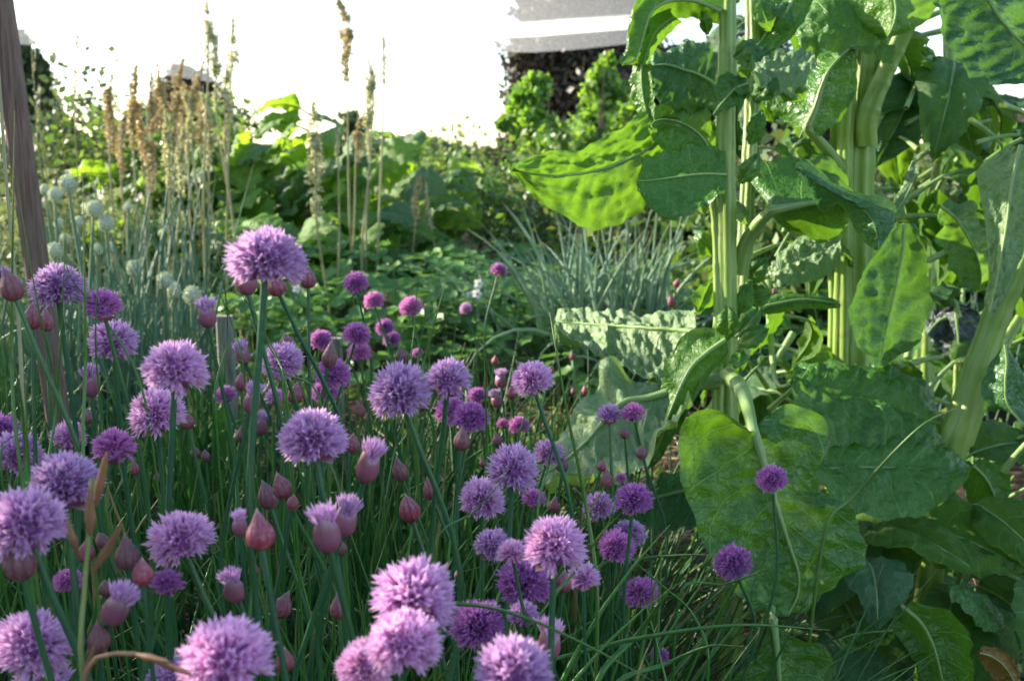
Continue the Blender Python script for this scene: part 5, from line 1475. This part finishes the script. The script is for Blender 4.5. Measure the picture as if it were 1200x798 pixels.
def bush(px, d, w_, h, mat, n, leaf, seed, label, name='shrub', group='shrubs beyond the beds', nb=7, lo=.1):
    p = P(px, 399, d); g = random.Random(seed)
    root = tag(empty(name, (p[0], p[1], 0)), label, name.replace('_', ' '), group)
    bl = []
    for i in range(nb):
        t = g.random(); bw = w_ * g.uniform(.22, .42)
        bl.append((p[0] + g.uniform(-.32, .32) * w_, p[1] + g.uniform(-.25, .25) * w_, lo * h + (h * (1 - lo) - bw * .6) * t, bw, bw, bw * g.uniform(.7, 1.1)))
    V, Fc = crown_mesh(name, bl, n, leaf, mat, seed)
    wobj('foliage', V, Fc, M[mat], root)
    Cn = np.array([spline(np.array([[p[0] + g.uniform(-.05, .05), p[1], 0], [(p[0] + b[0]) / 2, (p[1] + b[1]) / 2, b[2] * .6], [b[0], b[1], b[2] + b[5] * .7]]), 8) for b in bl])
    V, Fc, U = tubes(Cn, np.tile(np.linspace(.012, .003, 8) * (h / .8) ** .5, (len(bl), 1)), 6)
    wobj('stems', V, Fc, M['bark'], root, U)


for a in [
 (495, 5.8, .7, .62, 'shrub_green', 5000, .020, 11, 'mid green shrub right of the rhubarb patch'),
 (545, 6.2, .8, .60, 'shrub_green', 6000, .018, 12, 'shrub with fine leaves below the pale horizon'),
 (600, 6.0, .8, .66, 'shrub_green', 6000, .020, 13, 'shrub left of the saplings, above the leek clump'),
 (572, 5.2, .5, .46, 'shrub_green', 4000, .016, 14, 'low dense shrub behind the strawberry bed centre'),
 (652, 5.2, .8, .52, 'olive_crown', 6000, .018, 15, 'dark shrub right behind the leek clump'),
 (740, 5.0, 1.0, .58, 'shrub_green', 7000, .020, 16, 'dark green shrub behind the long glowing chard leaf'),
 (535, 4.6, .30, .30, 'shrub_orange', 1400, .013, 17, 'small orange-pink shrub at the far edge of the strawberries'),
 (598, 4.9, .34, .28, 'shrub_orange', 600, .012, 18, 'low shrub flecked reddish, right of the orange-pink one'),
 (850, 4.6, 1.0, .62, 'olive_crown', 7000, .024, 19, 'dark shrub seen left of the stout pale chard stalks'),
 (960, 3.6, .9, .60, 'shrub_green', 8000, .026, 20, 'shaded shrub behind the middle of the chard'),
 (1070, 3.6, .9, .62, 'olive_crown', 8000, .026, 21, 'dark shrub behind the dangling chard leaf'),
 (1190, 3.5, .9, .52, 'shrub_green', 8000, .026, 22, 'shaded shrub at the right edge below the brown bank'),
 (60, 5.4, 1.0, .86, 'olive_crown', 7000, .022, 23, 'grey-green shrub right of the wooden post'), (120, 6.4, 1.2, .80, 'olive_crown', 7000, .024, 24, 'grey-green shrub behind the leftmost dock spikes'),
 (20, 4.2, .7, .62, 'wisp', 3000, .016, 25, 'pale wispy shrub behind the wooden post'), (110, 3.9, .6, .60, 'wisp', 2500, .014, 26, 'pale wispy growth between the post and the dock spikes'),
 (190, 4.9, .9, .86, 'shrub_green', 6000, .022, 27, 'green shrub behind the dock spikes'), (470, 6.9, .8, .78, 'shrub_green', 5000, .02, 28, 'shrub topping the right end of the rhubarb'),
]:
    bush(*a)


def tree(px, d, base_w, spec, mat, n, leaf, seed, label, name='tree', group=None, trunk=None, cat='tree'):
    p = P(px, 399, d); g = random.Random(seed)
    root = tag(empty(name, (p[0], p[1], 0)), label, cat, group)
    bl = []
    for (x, y, rx, ry) in spec:
        c = P(x, y, d); f = d / F
        for _ in range(3):
            bl.append((c[0] + g.uniform(-.4, .4) * rx * f, c[1] + g.uniform(-.5, .5) * rx * f, c[2] + g.uniform(-.4, .4) * ry * f, rx * f * g.uniform(.55, .9), rx * f * .8, ry * f * g.uniform(.55, .9)))
    V, Fc = crown_mesh(name, bl, n, leaf, mat, seed, shell=.2)
    wobj('crown', V, Fc, M[mat], root)
    top = max(b[2] for b in bl); tr = trunk or .02 * top
    S = [spline(np.array([[p[0], p[1], -.05], [p[0] + g.uniform(-.03, .03) * top, p[1], top * .45], [p[0] + g.uniform(-.05, .05) * top, p[1], top * .95]]), 12)]
    RR = [np.linspace(tr, tr * .25, 12)]
    for b in bl[::2]:
        z0 = min(b[2] * .7, top * .6)
        S.append(spline(np.array([[p[0], p[1], z0 * .8], [(p[0] + b[0]) / 2, (p[1] + b[1]) / 2, (z0 + b[2]) / 2], [b[0], b[1], b[2]]]), 12)); RR.append(np.linspace(tr * .4, tr * .08, 12))
    V, Fc, U = tubes(np.array(S), np.array(RR), 8)
    wobj('trunk', V, Fc, M['bark'], root, U)


# big dark tree partly behind the net
tree(690, 20, 1, [(665, 60, 60, 50), (730, 70, 60, 55), (690, 120, 80, 60), (640, 110, 45, 45), (700, 0, 60, 50), (640, 30, 35, 40), (660, -40, 45, 40), (740, -30, 60, 60), (750, 130, 60, 60), (700, 170, 90, 30), (820, 120, 60, 80), (900, 120, 70, 70), (980, 140, 70, 60)],
     'dark_crown', 95000, .075, 31, 'big dark purplish-brown tree partly veiled by the pale net', 'tree', 'trees beyond the garden')
tree(605, 18, 1, [(603, 175, 22, 22), (620, 160, 18, 18)], 'dark_crown', 2600, .06, 32, 'bare reddish-brown small tree left of the big dark one', 'tree', 'trees beyond the garden')
tree(30, 22, 1, [(22, 110, 30, 55), (45, 80, 12, 30), (25, 60, 20, 30), (48, 130, 18, 30), (60, 165, 40, 25)], 'olive_crown', 14000, .09, 33, 'dark hazy tree behind the top of the wooden post', 'tree', 'trees beyond the garden')
tree(215, 22, 1, [(212, 92, 18, 14), (205, 110, 30, 22), (232, 108, 26, 22), (215, 135, 48, 26), (215, 160, 62, 26), (262, 140, 18, 24), (165, 160, 22, 22)], 'dark_crown', 24000, .07, 34, 'rounded dark tree behind the brown dock spikes', 'tree', 'trees beyond the garden')
tree(412, 24, 1, [(412, 150, 12, 16), (405, 170, 18, 16)], 'olive_crown', 2200, .09, 35, 'small grey tree behind the golden dock spike', 'tree', 'trees beyond the garden')
tree(540, 30, 1, [(538, 195, 8, 14), (552, 202, 12, 9), (500, 200, 16, 10)], 'olive_crown', 2600, .09, 36, 'small dark conifer-like tree on the horizon, centre', 'tree', 'trees beyond the garden')
for i, a in enumerate([(640, 7.0, [(622, 150, 26, 32), (610, 120, 18, 22), (640, 175, 34, 24), (592, 145, 12, 8), (630, 105, 14, 16)], 9000, 'light green sapling at the left, twigs reaching over the sky'),
                       (700, 7.6, [(705, 95, 18, 28), (700, 130, 28, 28), (712, 70, 9, 12), (690, 165, 40, 22), (725, 110, 16, 18)], 9000, 'tallest light green sapling in front of the big dark tree'),
                       (738, 6.8, [(738, 150, 26, 26), (725, 175, 34, 18), (752, 125, 12, 14)], 6000, 'light green sapling just left of the tall chard stalk')]):
    tree(a[0], a[1], 1, a[2], 'green_crown', a[3], .030, 50 + i, a[4], 'sapling', 'light green saplings', .009)

# far belt of woods along the horizon
g = np.random.default_rng(9)
n = 26000
X = g.uniform(-60, 60, n); Hh = np.array([1.0 + .55 * abs(nz(x * .12, 0, 0)) * 2 + .3 * nz(x * .7, 1, 0) for x in X])
C_ = np.stack([X, 45 + g.normal(0, 1.2, n), np.abs(Hh) * g.random(n) ** .7], -1)
V, Fc = flakes(C_, .18, g, .7)
tag(wobj('far_woods', V, Fc, M['olive_crown'], None, origin=np.array([0, 45, 0.])), 'low dark line of far woods along the horizon', 'woods', kind='stuff')

# brown bank at the right
xs = np.linspace(2.35, 9, 50); ys = np.linspace(5.2, 8.5, 24)
V = []
for x in xs:
    for y in ys:
        e = min(1, (x - 2.35) / .9) * math.sin(min(1, (y - 5.2) / 1.2) * math.pi / 2)
        V.append([x, y, .98 * e + .09 * nz(x * 2.5, y * 2.5, 0) * e + .05 * nz(x * 8, y * 8, 2) * e - .03])
idx = np.arange(50 * 24).reshape(50, 24)
o = wobj('earth_bank', V, np.stack([idx[:-1, :-1], idx[1:, :-1], idx[1:, 1:], idx[:-1, 1:]], -1).reshape(-1, 4), M['bank'], None, origin=np.array([5, 6, 0.])); o['kind'] = 'structure'

# wrinkled blue kale leaf plant between the chard leaves at right
kp = tag(empty('kale_plant', ground_pt(1120, 1.7)), 'small blue-green kale with wrinkled leaves seen between the chard leaves', 'plant')
stalk(kp, [(1122, 520, 1.7), (1122, 450, 1.7), (1124, 380, 1.7)], (.008, .005), 'stem', nfl=4)
px_leaf(kp, 'leaf', 'kale', [(1124, 372, 1118, 360, 1130, 362), (1120, 355, 1096, 372, 1148, 368), (1122, 385, 1090, 392, 1156, 392), (1124, 405, 1100, 412, 1148, 412), (1125, 418, 1122, 418, 1128, 418)], 1.66, (.04, .04), seed=71, bulge=.3, pucker=.18, ruffle=.25, nveins=7)
px_leaf(kp, 'leaf', 'kale', [(1120, 372, 1116, 366, 1126, 378), (1104, 374, 1100, 362, 1106, 390), (1094, 382, 1090, 368, 1096, 396), (1086, 392, 1084, 390, 1088, 394)], 1.68, (.03, .0), seed=72, bulge=.3, pucker=.15, ruffle=.2, nveins=5)

# ---------------------------------------------------------------- bird net with a pale hem
def net():
    n = 60; xs = np.linspace(-14, 14, n)
    d = 13.0
    hem = [(-300, 50), (0, 52), (60, 56), (150, 76), (215, 93), (245, 95), (330, 80), (450, 66), (620, 61), (690, 55), (760, 47), (1000, 30), (1500, 20)]
    hx = np.array([h[0] for h in hem]); hy = np.array([h[1] for h in hem])
    pxs = 600 + xs / d * F
    py = np.interp(pxs, hx, hy)
    low = np.array([P(a, b, d) for a, b in zip(pxs, py)])
    low[:, 1] += .25 * np.sin(xs * 1.3)
    rows = []
    for k_ in range(9):
        t = k_ / 8
        q = low.copy(); q[:, 2] += t * 3.0 + .05 * math.sin(k_ * 1.7); q[:, 1] += -.9 * t + .06 * np.sin(xs * 3 + k_)
        rows.append(q)
    V = np.array(rows).reshape(-1, 3); idx = np.arange(9 * n).reshape(9, n)
    Fc = np.stack([idx[:-1, :-1], idx[:-1, 1:], idx[1:, 1:], idx[1:, :-1]], -1).reshape(-1, 4)
    root = tag(empty('bird_net', (0, 13.0, 0)), 'pale fine bird net hung across the far side of the garden with a white hem', 'net')
    wobj('netting', V, Fc, M['net'], root, np.zeros((len(V), 2)))
    # hem: a doubled band with a little sag, a few centimetres before the net
    rows = []
    for t, yy in ((0, -.05), (.5, -.075), (1, -.05)):
        q = low.copy(); q[:, 2] += .16 + t * .17 + .02 * np.sin(xs * 2.2); q[:, 1] += yy; rows.append(q)
    V = np.array(rows).reshape(-1, 3); idx = np.arange(3 * n).reshape(3, n)
    wobj('hem', V, np.stack([idx[:-1, :-1], idx[:-1, 1:], idx[1:, 1:], idx[1:, :-1]], -1).reshape(-1, 4), M['hem'], root, np.zeros((len(V), 2)))
    

net()

# unseen leafy screen added at the left to shade the bed's front
g = np.random.default_rng(12)
rt = tag(empty('shade_screen', (-2.3, 1.2, 0)), 'unseen leafy screen added left of the chive bed to shade its front', 'shade_screen')
n = 13000
Yh = g.uniform(-1.2, 2.25, n); top = np.interp(Yh, [-2, 1.4, 1.7, 2.12, 2.3], [1.38, 1.38, 1.48, 1.46, 1.12]) + .12 * np.array([nz(y * 2.2, 0, 0) for y in Yh])
C_ = np.stack([-2.3 + g.normal(0, .14, n), Yh, g.random(n) * top], -1)
V, Fc = flakes(C_, .035, g, .65)
wobj('foliage', V, Fc, M['shrub_green'], rt)
Cn = np.array([spline(np.array([[-2.3, y, 0], [-2.3 + g.normal(0, .05), y + g.normal(0, .05), .5], [-2.3 + g.normal(0, .08), y + g.normal(0, .1), 1.0]]), 8) for y in np.linspace(-1.0, 2.1, 16)])
V, Fc, U = tubes(Cn, np.tile(np.linspace(.02, .006, 8), (16, 1)), 6); wobj('stems', V, Fc, M['bark'], rt, U)
